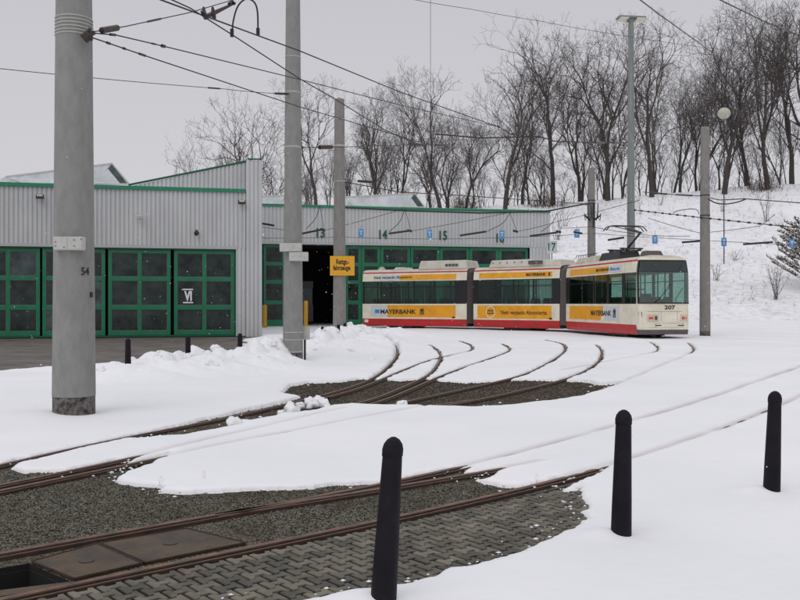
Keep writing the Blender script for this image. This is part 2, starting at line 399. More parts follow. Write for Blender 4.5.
# ------------------------------------------------------------------ bare patches
def gp(pts): return [tuple(g(x,y,z)[:2]) for x,y,z in pts]
Z = .035
P1 = gp([(-160,500,0),(-60,478,0),(0,463,0),(14,458,0),(28,457,0),(12,463,Z),(24,467,Z),(60,470,0),(85,469,0),(104,466,0),(118,461,0),(135,457.5,0),(118,464,Z),(109,467.5,Z),(128,465,0),(150,457,0),(170,453,0),(145,461,Z),(125,468,Z),(114,476,Z),(128,482,0),(160,485.5,0),(160,490,0),(180,492,0),(215,490,0),(250,488,0),(300,487,0),(333,483,0),(379,481.5,0),(420,478,0),(448,470,0),(470,467,0),(462,471,Z),(456,475,Z),(486,471.5,0),(500,468.5,0),(490,473,Z),(478,479,0),(499,484.5,0),(521,486,0),(534,486,0),(560,480,0),(590,471,0),(610,467,0),(575,480,Z),(556,488,Z),(575,487,Z),(584,484,0),(578,492,Z),(590,501,Z),(583,507,Z),(586,513,Z),(577,519,Z),(562,526,Z),(545,534,Z),(520,545,Z),(490,553,Z),(450,563,Z),(412,576,Z),(350,585,Z),(302,593,Z),(270,598,Z),(235,603,Z),(200,610,Z),(150,640,Z),(100,700,0),(-150,700,0),(-250,600,0)])
P2 = gp([(283,391,Z),(290,385,0),(310,382,0),(340,381,0),(360,378,0),(382,378.5,0),(402,380,0),(424,378,0),(439,380,0),(465,382,0),(491,380.5,0),(525,379,0),(555,380,0),(583,380.5,0),(600,384,0),(628,382,0),(601,389,Z),(577,395,Z),(547,400,Z),(510,404,Z),(472,406,Z),(440,404.5,Z),(416,404,Z),(385,403.5,Z),(352,402,Z),(330,404,Z),(310,409,Z),(285,412,Z),(250,418,Z),(215,426,Z),(180,432.5,Z),(160,433.5,Z),(135,436,Z),(160,428.5,0),(195,420.5,0),(240,411,0),(285,401,0),(300,396.5,0)])
P3 = [(-40,17),(-21,21.5),(-9.2,20.5),(-6.3,21.4),(-5.6,22.6),(-4.6,24.2),(-5.0,27),(-5.6,31),(-6.0,36),(-6.9,38.5),(-6.6,43.3),(-8,44.5),(-40,36)]

TH = lambda d: np.interp(d, [3,8,14,60], [.020,.024,.042,.06])
BUMPS = []  # x, y, h, rx, ry
def bump(px, d, top, rx, ry):
    z = H-(top-HY)*d/F; BUMPS.append(((px-400)/F*d, d, z, rx, ry))
for a in [(-60,21,364,1.5,.5),(-10,21,366,1.2,.5),(40,20.8,366,1.0,.4),(80,20.6,364.5,.9,.4),(112,20.3,361.5,.6,.4),(138,20,359,.35,.4),(152,20.2,352.5,.32,.45),(166,20.4,350,.28,.45),(180,20.8,351.5,.3,.5),(194,21,346,.28,.5),(207,21.2,349,.25,.45),(219,21.5,347,.28,.5),(231,21.6,350,.25,.45),(243,22,344,.28,.5),(256,22.3,341.5,.3,.5),(268,23.2,336,.3,.6),(278,23.6,337,.25,.6),(160,19.3,358,.9,.5),(205,20,357,.9,.6),(250,21,354,.8,.7),(275,22.3,352,.5,.8),
          (303,27.2,338,.3,.7),(312,27.8,333,.35,.9),(322,28.6,328.5,.36,.9),(331,30,325,.4,.8),(343,32,325.5,.5,1.0),(353,34,322.8,.5,1.2),(363,35,326,.5,1.2),(375,37,329,.7,1.4),(390,40,328.5,1.2,1.6),(318,26.6,345,1.0,1.4),(340,28.5,340,1.2,1.8),(362,32,336,1.3,2)]:
    bump(*a)
BOL = [(383,598,.895,'nearest black bollard, leaning right in front of the block paving'),(621,533,.88,'black bollard standing in the snow right of the paved patch'),(771.5,490,.87,'black bollard in deep snow nearest the right edge')]
BP = [g(x,y,.045) for x,y,_,_ in BOL]
FAR_B = [((128,18.7),'small dark bollard at the left end of the snow bank by the gates'),((188,20.2),'small dark bollard in the snow bank below the gate marked VI'),((240,21.9),'small dark bollard in the snow bank near the corner of the depot'),((322.5,28.4),'short dark bollard sunk in the snow pile right of the switch box'),((338.5,31.2),'short dark bollard in front of the mast with the yellow sign'),((345,33.6),'short dark bollard just right of the mast with the yellow sign')]

def snow_height(X, Y):
    D = np.hypot(X, Y)
    th = TH(D)
    h = th*(1+.5*fbm(X*.5+3, Y*.5, 3)) + .045*fbm(X*.22+9, Y*.22+2, 3)*np.clip((D-6)/12, 0, 1) + .004*fbm(X*5, Y*5, 3)
    h = h+np.clip((D-45)/30, 0, 1)*.05
    # ploughed snow
    acc = np.zeros(X.shape)
    for (bx,by,bh,rx,ry) in BUMPS:
        q = ((X-bx)/rx)**2+((Y-by)/ry)**2
        m_ = q < 12
        acc[m_] = np.maximum(acc[m_], bh*np.exp(-q[m_]*.5)**.9)
    lump = np.clip(fbm(X*2.6, Y*2.6, 4)*.75+.12*np.abs(vnoise(X*7, Y*7)), -.6, .8)
    h = np.maximum(h, acc*(1+.45*lump))
    h = h + .02*np.clip(acc*3,0,1)*fbm(X*9,Y*9,3)
    # loose clumps thrown along the cleared strip
    for (cx,cy,ch,cr_) in CL:
        q = ((X-cx)/cr_)**2+((Y-cy)/cr_)**2; m_ = q < 6; h[m_] = h[m_]+ch*np.exp(-q[m_]*1.2)
    for p in BP:
        q = ((X-p.x+.10)/.16)**2+((Y-p.y-.03)/.13)**2; m_ = q < 8; h[m_] += .05*np.exp(-q[m_])
    q = ((X+5.15)/.5)**2+((Y-12.4)/.5)**2; m_ = q < 8; h[m_] += .06*np.exp(-q[m_]*.9)
    # tyre and rail dips
    dirt = np.clip(acc*1.2, 0, 1)*.30*np.clip(fbm(X*3.1+4, Y*3.1, 4)-.05, 0, 1)
    for pts, dep, dr in DIP:
        if len(pts) < 2: continue
        dd = seg_dist(X, Y, pts, reach=.5); wv = .045+.0012*D
        k = np.exp(-(dd/wv)**2)*(.75+.7*fbm(X*1.3, Y*1.3, 2)); k = np.clip(k, 0, 1)
        h -= dep*k*np.clip(th/.04,.9,1.5); dirt = np.maximum(dirt, dr*k)
        k2 = np.exp(-((dd-.09)/.06)**2); h += .006*k2
    # bare ground
    sd = np.full(X.shape, 5.0)
    for P in (P1, P2, P3):
        xs = [p[0] for p in P]; ys = [p[1] for p in P]
        mask = (X > min(xs)-.8)&(X < max(xs)+.8)&(Y > min(ys)-.8)&(Y < max(ys)+.8)
        if not mask.any(): continue
        xx = X[mask]; yy = Y[mask]; dd = seg_dist(xx, yy, P+[P[0]]); ins = inside(xx, yy, P)
        s_ = np.where(ins, -dd, dd); sd[mask] = np.minimum(sd[mask], s_)
    for pts, hw in OPEN:
        if len(pts) < 2: continue
        dd = seg_dist(X, Y, pts, reach=.6)
        sd = np.minimum(sd, dd-hw*(1+.35*vnoise(X*4, Y*4)))
    sd = sd+(.05+.002*D)*(.7*fbm(X*3.5, Y*3.5, 4)+.55*fbm(X*13, Y*13, 3)*np.clip(1.6-D/12,.2,1))*np.clip(1-np.abs(sd)/.8, 0, 1)
    ew = .12+.0015*D+.35*np.clip(h-.06, 0, .5)
    t = np.clip(sd/ew, 0, 1); prof = np.sqrt(1-(1-t)**2)
    z = -.024+(h+.024)*prof
    z = np.where(sd <= 0, -.043, z)
    dirt = np.maximum(dirt, .22*np.clip(1-sd/.05, 0, 1)*(sd > 0))
    return z, sd, dirt
CL = []
bump(126,18.2,363.5,.7,.5); bump(188,19.7,357.5,.45,.5); bump(240,21.3,350,.45,.4)
for (x,y,s) in [(292,409,.09),(302,404,.13),(313,403,.10),(322,401.5,.12),(234,421,.09),(330,403,.07),(275,413,.05),(401,402.5,.05),(396,402.5,.05)]:
    p = g(x,y,.03); CL.append((p.x,p.y,s,.13+s*.5))

# fan-shaped grid: fine where the yard is near, coarse far off
ang = np.concatenate([np.linspace(-62,-29,50,endpoint=False), np.linspace(-29,29,900), np.linspace(29,62,51)[1:]])
rad = np.concatenate([np.exp(np.linspace(math.log(2.4), math.log(4.2), 60, endpoint=False)), np.exp(np.linspace(math.log(4.2), math.log(42), 860, endpoint=False)), np.exp(np.linspace(math.log(42), math.log(115), 140))])
A, R_ = np.meshgrid(np.radians(ang), rad)
X = R_*np.sin(A); Y = R_*np.cos(A)
z, sd, dirt = snow_height(X, Y)
nr, nc = X.shape
V = np.stack([X.ravel(), Y.ravel(), z.ravel()], 1)
idx = np.arange(nr*nc).reshape(nr, nc)
q = np.stack([idx[:-1,:-1], idx[:-1,1:], idx[1:,1:], idx[1:,:-1]], -1).reshape(-1,4)
keep = (sd.ravel()[q] > 0).any(1)
q = q[keep]
used = np.unique(q); remap = np.full(nr*nc, -1); remap[used] = np.arange(len(used))
q = remap[q][:, ::-1]; V = V[used]; dr = dirt.ravel()[used]
me = bpy.data.meshes.new('snow_field'); me.vertices.add(len(V)); me.vertices.foreach_set('co', V.ravel().astype(np.float32))
me.loops.add(q.size); me.loops.foreach_set('vertex_index', q.ravel().astype(np.int32))
me.polygons.add(len(q)); me.polygons.foreach_set('loop_start', np.arange(0, q.size, 4, dtype=np.int32))
try: me.polygons.foreach_set('loop_total', np.full(len(q), 4, dtype=np.int32))
except Exception: pass
me.polygons.foreach_set('use_smooth', np.ones(len(q), bool)); me.update(calc_edges=True); me.validate()
at_ = me.attributes.new('dirt', 'FLOAT', 'POINT'); at_.data.foreach_set('value', dr.astype(np.float32))
me.materials.append(M['snow']); snow = bpy.data.objects.new('snow_field', me); col.objects.link(snow); tag(snow, 'white snow covering the tram yard', 'snow', kind='structure')

# broken lumps of ploughed snow, each one a lump of its own
def clod(x, y, z_, s, label, group, rr_):
    bm = bmesh.new(); bmesh.ops.create_icosphere(bm, subdivisions=3, radius=1.0); sd_ = rr_.uniform(0,50)
    for v in bm.verts:
        c = v.co; k = 1+.95*float(fbm(np.array([c.x*1.7+sd_+c.z]), np.array([c.y*1.7+c.z*.9+sd_]), 4)[0]); f_ = rr_.uniform(.95,1.05)
        v.co = Vector((c.x*s*k*f_, c.y*s*.8*k, max(c.z*s*.72*k, -s*.45)))
    me = bpy.data.meshes.new('snow_clod'); bm.to_mesh(me); bm.free(); me.materials.append(M['snow']); me.polygons.foreach_set('use_smooth', [True]*len(me.polygons))
    o = bpy.data.objects.new('snow_clod', me); col.objects.link(o); o.location = (x,y,z_+s*.25); o.rotation_euler = (0,0,rr_.uniform(0,6)); tag(o, label, 'snow lump', group)
rr_ = random.Random(31)
for (x,y,s,lb) in [(291,410,.17,'rounded snow lump at the left end of the row beside the bare strip'),(301,405.5,.11,'small snow lump between two larger ones beside the bare strip'),(311,404.5,.15,'middle snow lump of the row beside the bare strip'),(320,403,.17,'large snow lump at the right end of the row beside the bare strip'),(328,404.5,.07,'small snow lump just right of the row beside the bare strip'),(234,422,.12,'lone flat snow lump left of the row beside the bare strip'),(402,403,.10,'flat snow lump at the lower edge of the bare patch'),(281,412,.08,'small flat snow lump left of the row of lumps')]:
    p = g(x,y,.05); clod(p.x, p.y, .02, s*.78, lb, 'snow lumps beside the bare strip', rr_)
for i in range(46):
    bx,by,bh,rx,ry = rr_.choice(BUMPS); x = bx+rr_.gauss(0,rx*.9); y = by-rr_.uniform(0,ry*1.8)
    zz, sd_, _ = snow_height(np.array([[x]]), np.array([[y]]))
    if sd_[0,0] < .1: continue
    clod(x, y, float(zz[0,0])-.03, rr_.uniform(.05,.14), 'broken snow lump lying on the ploughed snow bank', 'broken lumps on the ploughed snow bank', rr_)

# the pit of the point machine, left of the cover plates
pit = [g(-70,590), g(-75,577), g(29,560), g(71,578.5)]
pit = [g(-120,612), g(-110,583), g(29,560), g(70,578)]
mb = MB(); S = 1500
outer = [(-S,-S,-.06),(-S,S,-.06),(S,S,-.06),(S,-S,-.06)]
inn = [(p.x,p.y,-.06) for p in pit]   # order: near-left, far-left, far-right, near-right
for i in range(4):
    j = (i+1)%4; mb.quad(outer[i], outer[j], inn[j], inn[i])
o = mb.build('ground', M['snow']); tag(o, 'flat snow covered ground', 'ground', kind='structure')

def patch_sheet(name, P, zz, m, hole=None, label=None):
    bm = bmesh.new(); vs = [bm.verts.new((x,y,zz)) for x,y in P]; ed = [bm.edges.new((vs[i], vs[(i+1)%len(vs)])) for i in range(len(vs))]
    if hole:
        hv = [bm.verts.new((p.x,p.y,zz)) for p in hole]; ed += [bm.edges.new((hv[i], hv[(i+1)%4])) for i in range(4)]
    bmesh.ops.triangle_fill(bm, use_beauty=True, use_dissolve=False, edges=ed)
    for f in bm.faces:
        if f.normal.z < 0: f.normal_flip()
    me = bpy.data.meshes.new(name); bm.to_mesh(me); bm.free(); me.materials.append(m)
    o = bpy.data.objects.new(name, me); col.objects.link(o); return tag(o, label, name.replace('_',' '), kind='structure')
patch_sheet('gravel_ground', [(-9,3.0),(-9,13.5),(-3,13.5),(1.0,9.6),(3.4,8.9),(3.2,6.0),(-1.4,2.2)], -.028, M['gravel'], hole=pit, label='grey gravel between the foreground rails')
patch_sheet('track_bed', [(-7,10.0),(-5.5,12.2),(-3.6,17),(-3.4,19.5),(4.9,20.2),(7.4,18.6),(7.4,16.4),(2,13),(-4,9.8)], -.034, M['gravel_far'], label='bare gravel around the crossing rails')
patch_sheet('depot_apron', [(-42,14),(-42,38),(-6.2,46),(-3.6,40),(-3.6,22),(-9,19)], -.038, M['apron'], label='wet concrete apron in front of the gates')
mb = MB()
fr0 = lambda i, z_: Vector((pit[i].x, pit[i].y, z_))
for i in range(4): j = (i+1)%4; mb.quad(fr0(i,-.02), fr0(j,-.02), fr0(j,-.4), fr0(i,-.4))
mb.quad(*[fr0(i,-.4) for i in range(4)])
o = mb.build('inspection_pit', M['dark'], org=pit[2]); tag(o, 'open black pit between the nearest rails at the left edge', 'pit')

# steel cover plates
def plate(pts, label):
    c = sum((g(*p) for p in pts), Vector())/4; mb = MB()
    P = [g(*p) for p in pts]; P = [c+(p-c)*.985 for p in P]
    mb.hexa([Vector((p.x,p.y,-.05)) for p in P]+[Vector((p.x,p.y,-.010)) for p in P])
    t = thing('cover_plate', (c.x,c.y,0), label, 'cover plate', 'steel plates between the nearest rails')
    mb.build('plate', M['plate'], t)
    fb = MB()
    for i in range(4):
        a = P[i]; b = P[(i+1)%4]; fb.tube([Vector((a.x,a.y,-.011)), Vector((b.x,b.y,-.011))], .008, 4)
    fb.build('edge_frame', M['rust'], t)
    hb = MB(); hb.lathe((c.x,c.y,-.012), [(0,.05),(.006,.05),(.007,.042)], 14); hb.build('lifting_eye', M['black'], t)
plate([(74,577),(143,561.5),(97,541.5),(31,559.5)], 'chequered steel cover plate with a dark stain beside the open pit')
plate([(145,561),(247,541),(187,526.5),(99,541.3)], 'chequered steel cover plate at the gravel end')
mb = MB(); c = g(36,582); P = [g(-50,594), g(70,579.5), g(74,583.5), g(-50,601)]
mb.hexa([Vector((p.x,p.y,-.08)) for p in P]+[Vector((p.x,p.y,-.012)) for p in P]); tag(mb.build('steel_strip', M['plate'], org=c), 'rusty steel strip along the near side of the open pit', 'strip')

# block paving: interlocking bone-shaped stones, near side of the near rail
e0 = g(0,602.5); e1 = g(565,485.5); tdir = (e1-e0); Lp = tdir.length; tdir.normalize(); ndir = Vector((tdir.y,-tdir.x,0))
railB = spline([g(x,y) for x,y in RAILS[2][1]], 6)
vv = []; ff = []; tones = []
Ls, Hs, am = .165, .108, .018
wave = lambda t: max(-1, min(1, 2.6*math.cos(2*math.pi*t/Ls+math.pi)*1.0))  # +1 at stone ends
rb = [((p-e0).dot(tdir), (p-e0).dot(ndir)) for p in railB]
rs = [a for a,_ in rb]; rn = [b for _,b in rb]
for r in range(-11, 32):
    for k in range(-20, 54):
        off = (r%2)*Ls/2; c = k*Ls+off; n0 = r*Hs
        edge = float(np.interp(c, rs, rn))
        if n0 < edge+.13: continue
        pc = e0+tdir*c+ndir*n0
        if pc.y < 2.6 or pc.y > 10: continue
        gsz = .0095; xs = [-.5,-.30,-.20,.20,.30,.5]; pts = []
        for x in xs: t = x*(Ls-2*gsz); pts.append((t, Hs/2+am*(1 if abs(x) > .25 else -1)-gsz))
        for x in reversed(xs): t = x*(Ls-2*gsz); pts.append((t, -Hs/2-am*(1 if abs(x) > .25 else -1)+gsz))
        zt = -.006+random.uniform(-.002,.002); tn = random.uniform(-.18,.22); nb = len(vv); tl = (random.uniform(-.012,.012), random.uniform(-.012,.012))
        for s_, zz in ((1.0,-.04),(1.0,zt-.005),(.93,zt)):
            for (a,b) in pts:
                q_ = pc+tdir*(a*s_)+ndir*(b*s_); vv.append((q_.x,q_.y,zz+a*tl[0]+b*tl[1])); tones.append(tn)
        m_ = 12
        ff.append(tuple(nb+2*m_+i for i in range(m_)))
        for l in range(2):
            for i in range(m_): j = (i+1)%m_; ff.append((nb+l*m_+i, nb+l*m_+j, nb+(l+1)*m_+j, nb+(l+1)*m_+i))
bp = [e0+tdir*a+ndir*b_ for a,b_ in [(-3.3,float(np.interp(-3.3,rs,rn))+.1)]+[(a_,float(np.interp(a_,rs,rn))+.1) for a_ in np.linspace(-3,6.3,16)]+[(6.5,2.6),(-3.3,2.6)]]
patch_sheet('joint_sand', [(p.x,p.y) for p in bp], -.020, mat('joint_sand', (.008,.006,.004), .95), label='dark joint sand between the paving blocks')
me = bpy.data.meshes.new('paving'); me.from_pydata(vv, [], ff); me.update()
aa = me.attributes.new('tone','FLOAT','POINT'); aa.data.foreach_set('value', tones); me.materials.append(M['paver'])
o = bpy.data.objects.new('paving', me); col.objects.link(o); tag(o, 'wet interlocking concrete block paving beside the nearest rail', 'paving', kind='structure')

# loose stones lying on the gravel
def stones(n, region, zz, smin, smax, name, m, label):
    vv = []; ff = []
    base = [(1,0,0),(-1,0,0),(0,1,0),(0,-1,0),(0,0,1),(0,0,-1)]; fc = [(0,2,4),(2,1,4),(1,3,4),(3,0,4),(2,0,5),(1,2,5),(3,1,5),(0,3,5)]
    xs = [p[0] for p in region]; ys = [p[1] for p in region]
    Xr = RNG.uniform(min(xs), max(xs), n*3); Yr = RNG.uniform(min(ys), max(ys), n*3)
    ok = inside(Xr, Yr, region); Xr = Xr[ok][:n]; Yr = Yr[ok][:n]
    for x, y in zip(Xr, Yr):
        # keep the paving and the plates clear
        rel = Vector((x,y,0))-e0; s_ = rel.dot(tdir); n_ = rel.dot(ndir)
        edge = float(np.interp(s_, rs, rn))
        if name == 'loose_gravel' and n_ > edge-.1: continue
        if name == 'loose_gravel' and n_ > edge-1.05 and s_ < 1.75: continue
        s = random.uniform(smin, smax)*random.uniform(.6,1.3); nb = len(vv); a = random.random()*6.28; ca, sa = math.cos(a), math.sin(a)
        for (u,v,w_) in base:
            u *= s*random.uniform(.7,1.4); v *= s*random.uniform(.6,1.1); w_ *= s*random.uniform(.4,.9)
            vv.append((x+u*ca-v*sa, y+u*sa+v*ca, zz+w_))
        ff += [tuple(nb+i for i in t) for t in fc]
    me = bpy.data.meshes.new(name); me.from_pydata(vv, [], ff); me.materials.append(m); o = bpy.data.objects.new(name, me); col.objects.link(o)
    tag(o, label, 'gravel', kind='stuff')
stones(26000, P1[:40]+[(3.2,8.3),(-2.2,4.5),(-6,4)], -.024, .005, .011, 'loose_gravel', M['gravel'], 'loose grey stones on the gravel between the foreground rails')
stones(5000, P2, -.03, .012, .03, 'loose_ballast', M['gravel_far'], 'loose stones around the crossing rails')

def edge_crumbs():
    vv = []; ff = []; r = random.Random(77); fc = [(0,2,4),(2,1,4),(1,3,4),(3,0,4),(2,0,5),(1,2,5),(3,1,5),(0,3,5)]
    for P,n_,sp_ in ((P1,330,.12),(P2,110,.2)):
        for i in range(n_):
            k = r.randrange(len(P)); a = P[k]; b_ = P[(k+1)%len(P)]; t_ = r.random(); x = a[0]+(b_[0]-a[0])*t_+r.gauss(0,sp_); y = a[1]+(b_[1]-a[1])*t_+r.gauss(0,sp_)
            if y < 3.2: continue
            s_ = r.uniform(.004,.017)*(1 if P is P1 else 1.8); n = len(vv)
            for q_ in ((1,0,0),(-1,0,0),(0,1,0),(0,-1,0),(0,0,1),(0,0,-1)): vv.append((x+q_[0]*s_*r.uniform(.7,1.6), y+q_[1]*s_*r.uniform(.7,1.4), -.006+q_[2]*s_*.6))
            ff.extend(tuple(n+k_ for k_ in f_) for f_ in fc)
    me = bpy.data.meshes.new('snow_crumbs'); me.from_pydata(vv, [], ff); me.materials.append(M['snow']); o = bpy.data.objects.new('snow_crumbs', me); col.objects.link(o); tag(o, 'crumbs of snow scattered along the edges of the bare ground', 'snow', kind='stuff')
edge_crumbs()
# ------------------------------------------------------------------ hill
def zc(X): return np.interp(X, [-90,-40,-15,0,22,38,59,110], [10,12.5,14.6,15.8,16.4,18.0,19.6,21])
def foot(X): return np.interp(X, [-60,0,9,16,200], [105,98,86,78,74])
def hill_z(X, Y):
    f = foot(X); c = 132.0; t = np.clip((Y-f)/(c-f), 0, 1.0); s = t**1.05*(1-.08*np.sin(t*np.pi*2))
    z = zc(X)*s-np.clip(Y-c, 0, 400)*.03
    return z+.5*fbm(X*.08, Y*.08, 4)*np.clip(t*4,0,1)+.16*fbm(X*.6, Y*.6, 3)*np.clip(t*6,0,1)-.1*(t<=0)
xs = np.linspace(-180, 190, 400); ys = np.concatenate([np.linspace(72,140,240), np.linspace(141,420,60)])
GX, GY = np.meshgrid(xs, ys); GZ = hill_z(GX, GY)
V = np.stack([GX.ravel(),GY.ravel(),GZ.ravel()],1); idx = np.arange(GX.size).reshape(GX.shape)
q = np.stack([idx[:-1,:-1], idx[:-1,1:], idx[1:,1:], idx[1:,:-1]], -1).reshape(-1,4)
me = bpy.data.meshes.new('hill'); me.from_pydata(V.tolist(), [], q.tolist()); me.polygons.foreach_set('use_smooth', [True]*len(q)); me.update(); me.materials.append(M['snow_hill'])
o = bpy.data.objects.new('hill', me); col.objects.link(o); tag(o, 'snow covered slope rising behind the tram', 'hill', kind='structure')
HZ = lambda x, y: float(hill_z(np.array([x]), np.array([y]))[0])

# ------------------------------------------------------------------ trees
def grow_tree(seed, maxlev=8, lean=(0,0), spread=.55, fork=.5, trunkL=.3):
    rnd = random.Random(seed); br = []
    def rv(): return Vector((rnd.gauss(0,1), rnd.gauss(0,1), rnd.gauss(0,1)))
    def grow(p, d, Ln, r, lev):
        n = 4 if lev < 5 else 3; pts = [p.copy()]; rr = [r]
        for i in range(n):
            d = (d+rv()*(.06+.033*lev)+Vector((0,0,.07 if lev > 0 else .02))).normalized()
            p = p+d*(Ln/n); pts.append(p.copy()); rr.append(max(r*(1-.36*(i+1)/n), .0003))
            if lev >= 1 and lev <= maxlev-1 and rnd.random() < (.30 if lev < 4 else .17):
                s = (d+rv().cross(d).normalized()*rnd.uniform(.5,1.1)).normalized(); grow(p, s, Ln*rnd.uniform(.45,.7), rr[-1]*.5, lev+2)
            elif lev == 0 and i >= 2 and rnd.random() < .6:
                s = (d+rv().cross(d).normalized()*rnd.uniform(.6,1.0)).normalized(); grow(p, s, Ln*rnd.uniform(.5,.8), rr[-1]*.4, 2)
        br.append((lev, pts, rr))
        if lev < maxlev:
            k = 3 if rnd.random() < .16 else 2; base = rv().cross(d).normalized()
            for j in range(k):
                ax = Matrix.Rotation(2*math.pi*j/k+rnd.uniform(-.4,.4), 3, d) @ base
                s = (d+ax*rnd.uniform(.22, spread)*(.5 if (j == 0 and lev < 3) else 1.15)).normalized()
                grow(p, s, Ln*rnd.uniform(.66,.9), rr[-1]*(1.12 if j == 0 else rnd.uniform(.75,1.0)), lev+1)
    grow(Vector((0,0,0)), Vector((lean[0],lean[1],1)).normalized(), trunkL, .0165, 0)
    top = max(p.z for _,pts,_ in br for p in pts); return [(l, [p/top for p in pts], r) for l,pts,r in br]
def tree_protos(seed, Hh, **kw):
    br = grow_tree(seed, **kw); t = MB(); c = MB(); rs_ = 1.0
    for lev, pts, rr in br:
        P = [p*Hh for p in pts]; P[0] = P[0]-Vector((0,0,.6 if lev == 0 else 0))
        # radii: relative to height, floor for twigs
        R = [max(r*Hh*rs_, .0125 if Hh > 15 else .012) for r in rr]
        (t if lev <= 1 else c).tube(P, R, 6 if lev <= 1 else (4 if lev < 5 else 3), cap=False)
    me_t = bpy.data.meshes.new('trunk'); me_t.from_pydata([tuple(v) for v in t.v], [], t.f); me_t.materials.append(M['bark'])
    me_c = bpy.data.meshes.new('crown'); me_c.from_pydata([tuple(v) for v in c.v], [], c.f); me_c.materials.append(M['twig'])
    return me_t, me_c
PROT = [tree_protos(11, 24, maxlev=8), tree_protos(23, 24, maxlev=8, spread=.7), tree_protos(35, 24, maxlev=8, spread=.42, trunkL=.26), tree_protos(47, 24, maxlev=8, lean=(.15,0), spread=.6), tree_protos(58, 24, maxlev=8, spread=.5, trunkL=.4), tree_protos(61, 24, maxlev=8, lean=(-.2,.1), spread=.65)]
SAP = [tree_protos(71, 10, maxlev=6, spread=.4, trunkL=.4), tree_protos(83, 10, maxlev=6, spread=.5, trunkL=.3), tree_protos(92, 10, maxlev=6, spread=.6, trunkL=.2)]
def tree(protos, k, px, ytop, d, rz, label, group, name='bare_tree', cat='tree', wide=1.0, base=None):
    x = (px-400)/F*d; z0 = HZ(x, d) if base is None else base; h = H+(HY-ytop)/F*d-z0
    me_t, me_c = protos[k % len(protos)]; hh = 24 if protos is PROT else 10
    e_ = thing(name, (x,d,z0), label, cat, group)
    for nm, me in (('trunk', me_t), ('crown', me_c)):
        o = bpy.data.objects.new(nm, me); col.objects.link(o); o.parent = e_
    s = max(h/hh, .1); e_.scale = (s*wide, s*wide, s); e_.rotation_euler = (0,0,rz)
    return e_
TREES = [(317,96,128,0,.3,'bare tree standing just right of the tall mast left of centre'),(372,98,126,1,1.2,'bare tree above the snowy roof ridge'),(402,118,134,4,2.0,'bare many-stemmed tree right of the snowy roof ridge'),(441,88,128,5,.2,'bare tree whose crown bends left above gate number 15'),(466,120,136,2,3.0,'low bare tree between two taller ones above the tram joint'),
 (505,64,124,3,.4,'tall bare tree with a thick dark trunk above the tram middle section'),(522,100,140,0,4.0,'bare tree close behind the thick trunked one'),(553,32,130,2,1.0,'slender bare tree with a narrow crown left of the short mast'),(580,70,138,4,5.1,'bare tree above the short mast behind the tram'),(608,12,128,1,2.2,'tall bare tree left of the light mast'),(652,20,126,0,5.5,'tall spreading bare tree right of the light mast'),(680,95,140,3,.9,'bare tree leaning between the light mast and the right mast'),
 (700,70,136,2,2.9,'bare tree directly behind the right concrete mast'),(724,14,127,5,4.2,'tall bare tree with a forked trunk right of the right concrete mast'),(748,40,138,4,.1,'bare tree between the forked one and the right edge'),(768,-5,128,1,3.6,'tall dark bare tree near the right edge'),(792,10,132,0,.8,'bare tree cut by the right edge of the picture'),(815,-10,130,3,2.8,'bare tree just beyond the right edge')]
for px, yt, d, k, rz, lb in TREES: tree(PROT, k, px, yt-(24 if px < 530 else 12), d, rz, lb, 'large bare trees on the hilltop', wide=.88)
tree(PROT, 0, 250, 100, 96, 2.0, 'lone bare tree seen over the roof of the left depot building', 'trees behind the left depot building', base=2, wide=.95)
tree(PROT, 2, 226, 130, 104, .6, 'smaller bare bush-like tree left of the lone tree over the depot roof', 'trees behind the left depot building', base=2, wide=.7)
tree(PROT, 3, 288, 150, 110, 4.6, 'low bare tree behind the left side of the tall mast', 'trees behind the left depot building', base=2)
rnd = random.Random(5)
for i in range(22):
    px = 300+i*25+rnd.uniform(-9,9); d = rnd.uniform(138,175); yt = np.interp(px, [295,400,500,600,800], [150,135,110,85,65])+rnd.uniform(-25,30)
    tree(PROT, rnd.randrange(6), px, yt, d, rnd.uniform(0,6.28), 'thin bare tree in the back rows of the hilltop wood', 'bare trees in the back rows of the hilltop wood', wide=rnd.uniform(.6,.85))
for i in range(64):
    px = 298+i*8.5+rnd.uniform(-4,4); d = rnd.uniform(127,150); x = (px-400)/F*d; z0 = HZ(x,d); yt = HY-(z0+rnd.uniform(5,12)-H)*F/d
    tree(SAP, rnd.randrange(3), px, yt, d, rnd.uniform(0,6.28), 'bare sapling at the foot of the hilltop trees', 'bare saplings under the hilltop trees', name='sapling', cat='sapling', wide=rnd.uniform(.6,1.0))
# shrubs on the slope
def shrub(px, py, d, h, n, label, m=M['brush_grey'], sp=.35, name='bare_shrub'):
    x = (px-400)/F*d; z0 = HZ(x,d); t = MB(); r = random.Random(int(px*7+d))
    for i in range(n):
        a = r.random()*6.28; dr_ = Vector((math.cos(a)*sp*r.random(), math.sin(a)*sp*r.random(), 1)).normalized(); p = Vector((x+r.gauss(0,.15),d+r.gauss(0,.15),z0-.1)); P = [p]
        for k in range(5): dr_ = (dr_+Vector((r.gauss(0,.14),r.gauss(0,.14),r.gauss(0,.05)))).normalized(); p = p+dr_*h*r.uniform(.12,.24); P.append(p)
        t.tube(P, [.03,.026,.022,.018,.014,.01], 3, cap=False)
        for k in (2,3,4):
            q_ = P[k]+(Vector((r.gauss(0,1),r.gauss(0,1),.8))).normalized()*h*.2; t.tube([P[k],q_], [.015,.01], 3, cap=False)
    tag(t.build(name, m, org=(x,d,z0)), label, 'shrub', 'bare shrubs on the snowy slope')
def slope_d(px, py):   # distance at which a view ray meets the slope
    for d in np.arange(76, 140, .5):
        x = (px-400)/F*d
        if HZ(x,d) >= H+(HY-py)/F*d: return float(d)
    return 131.0
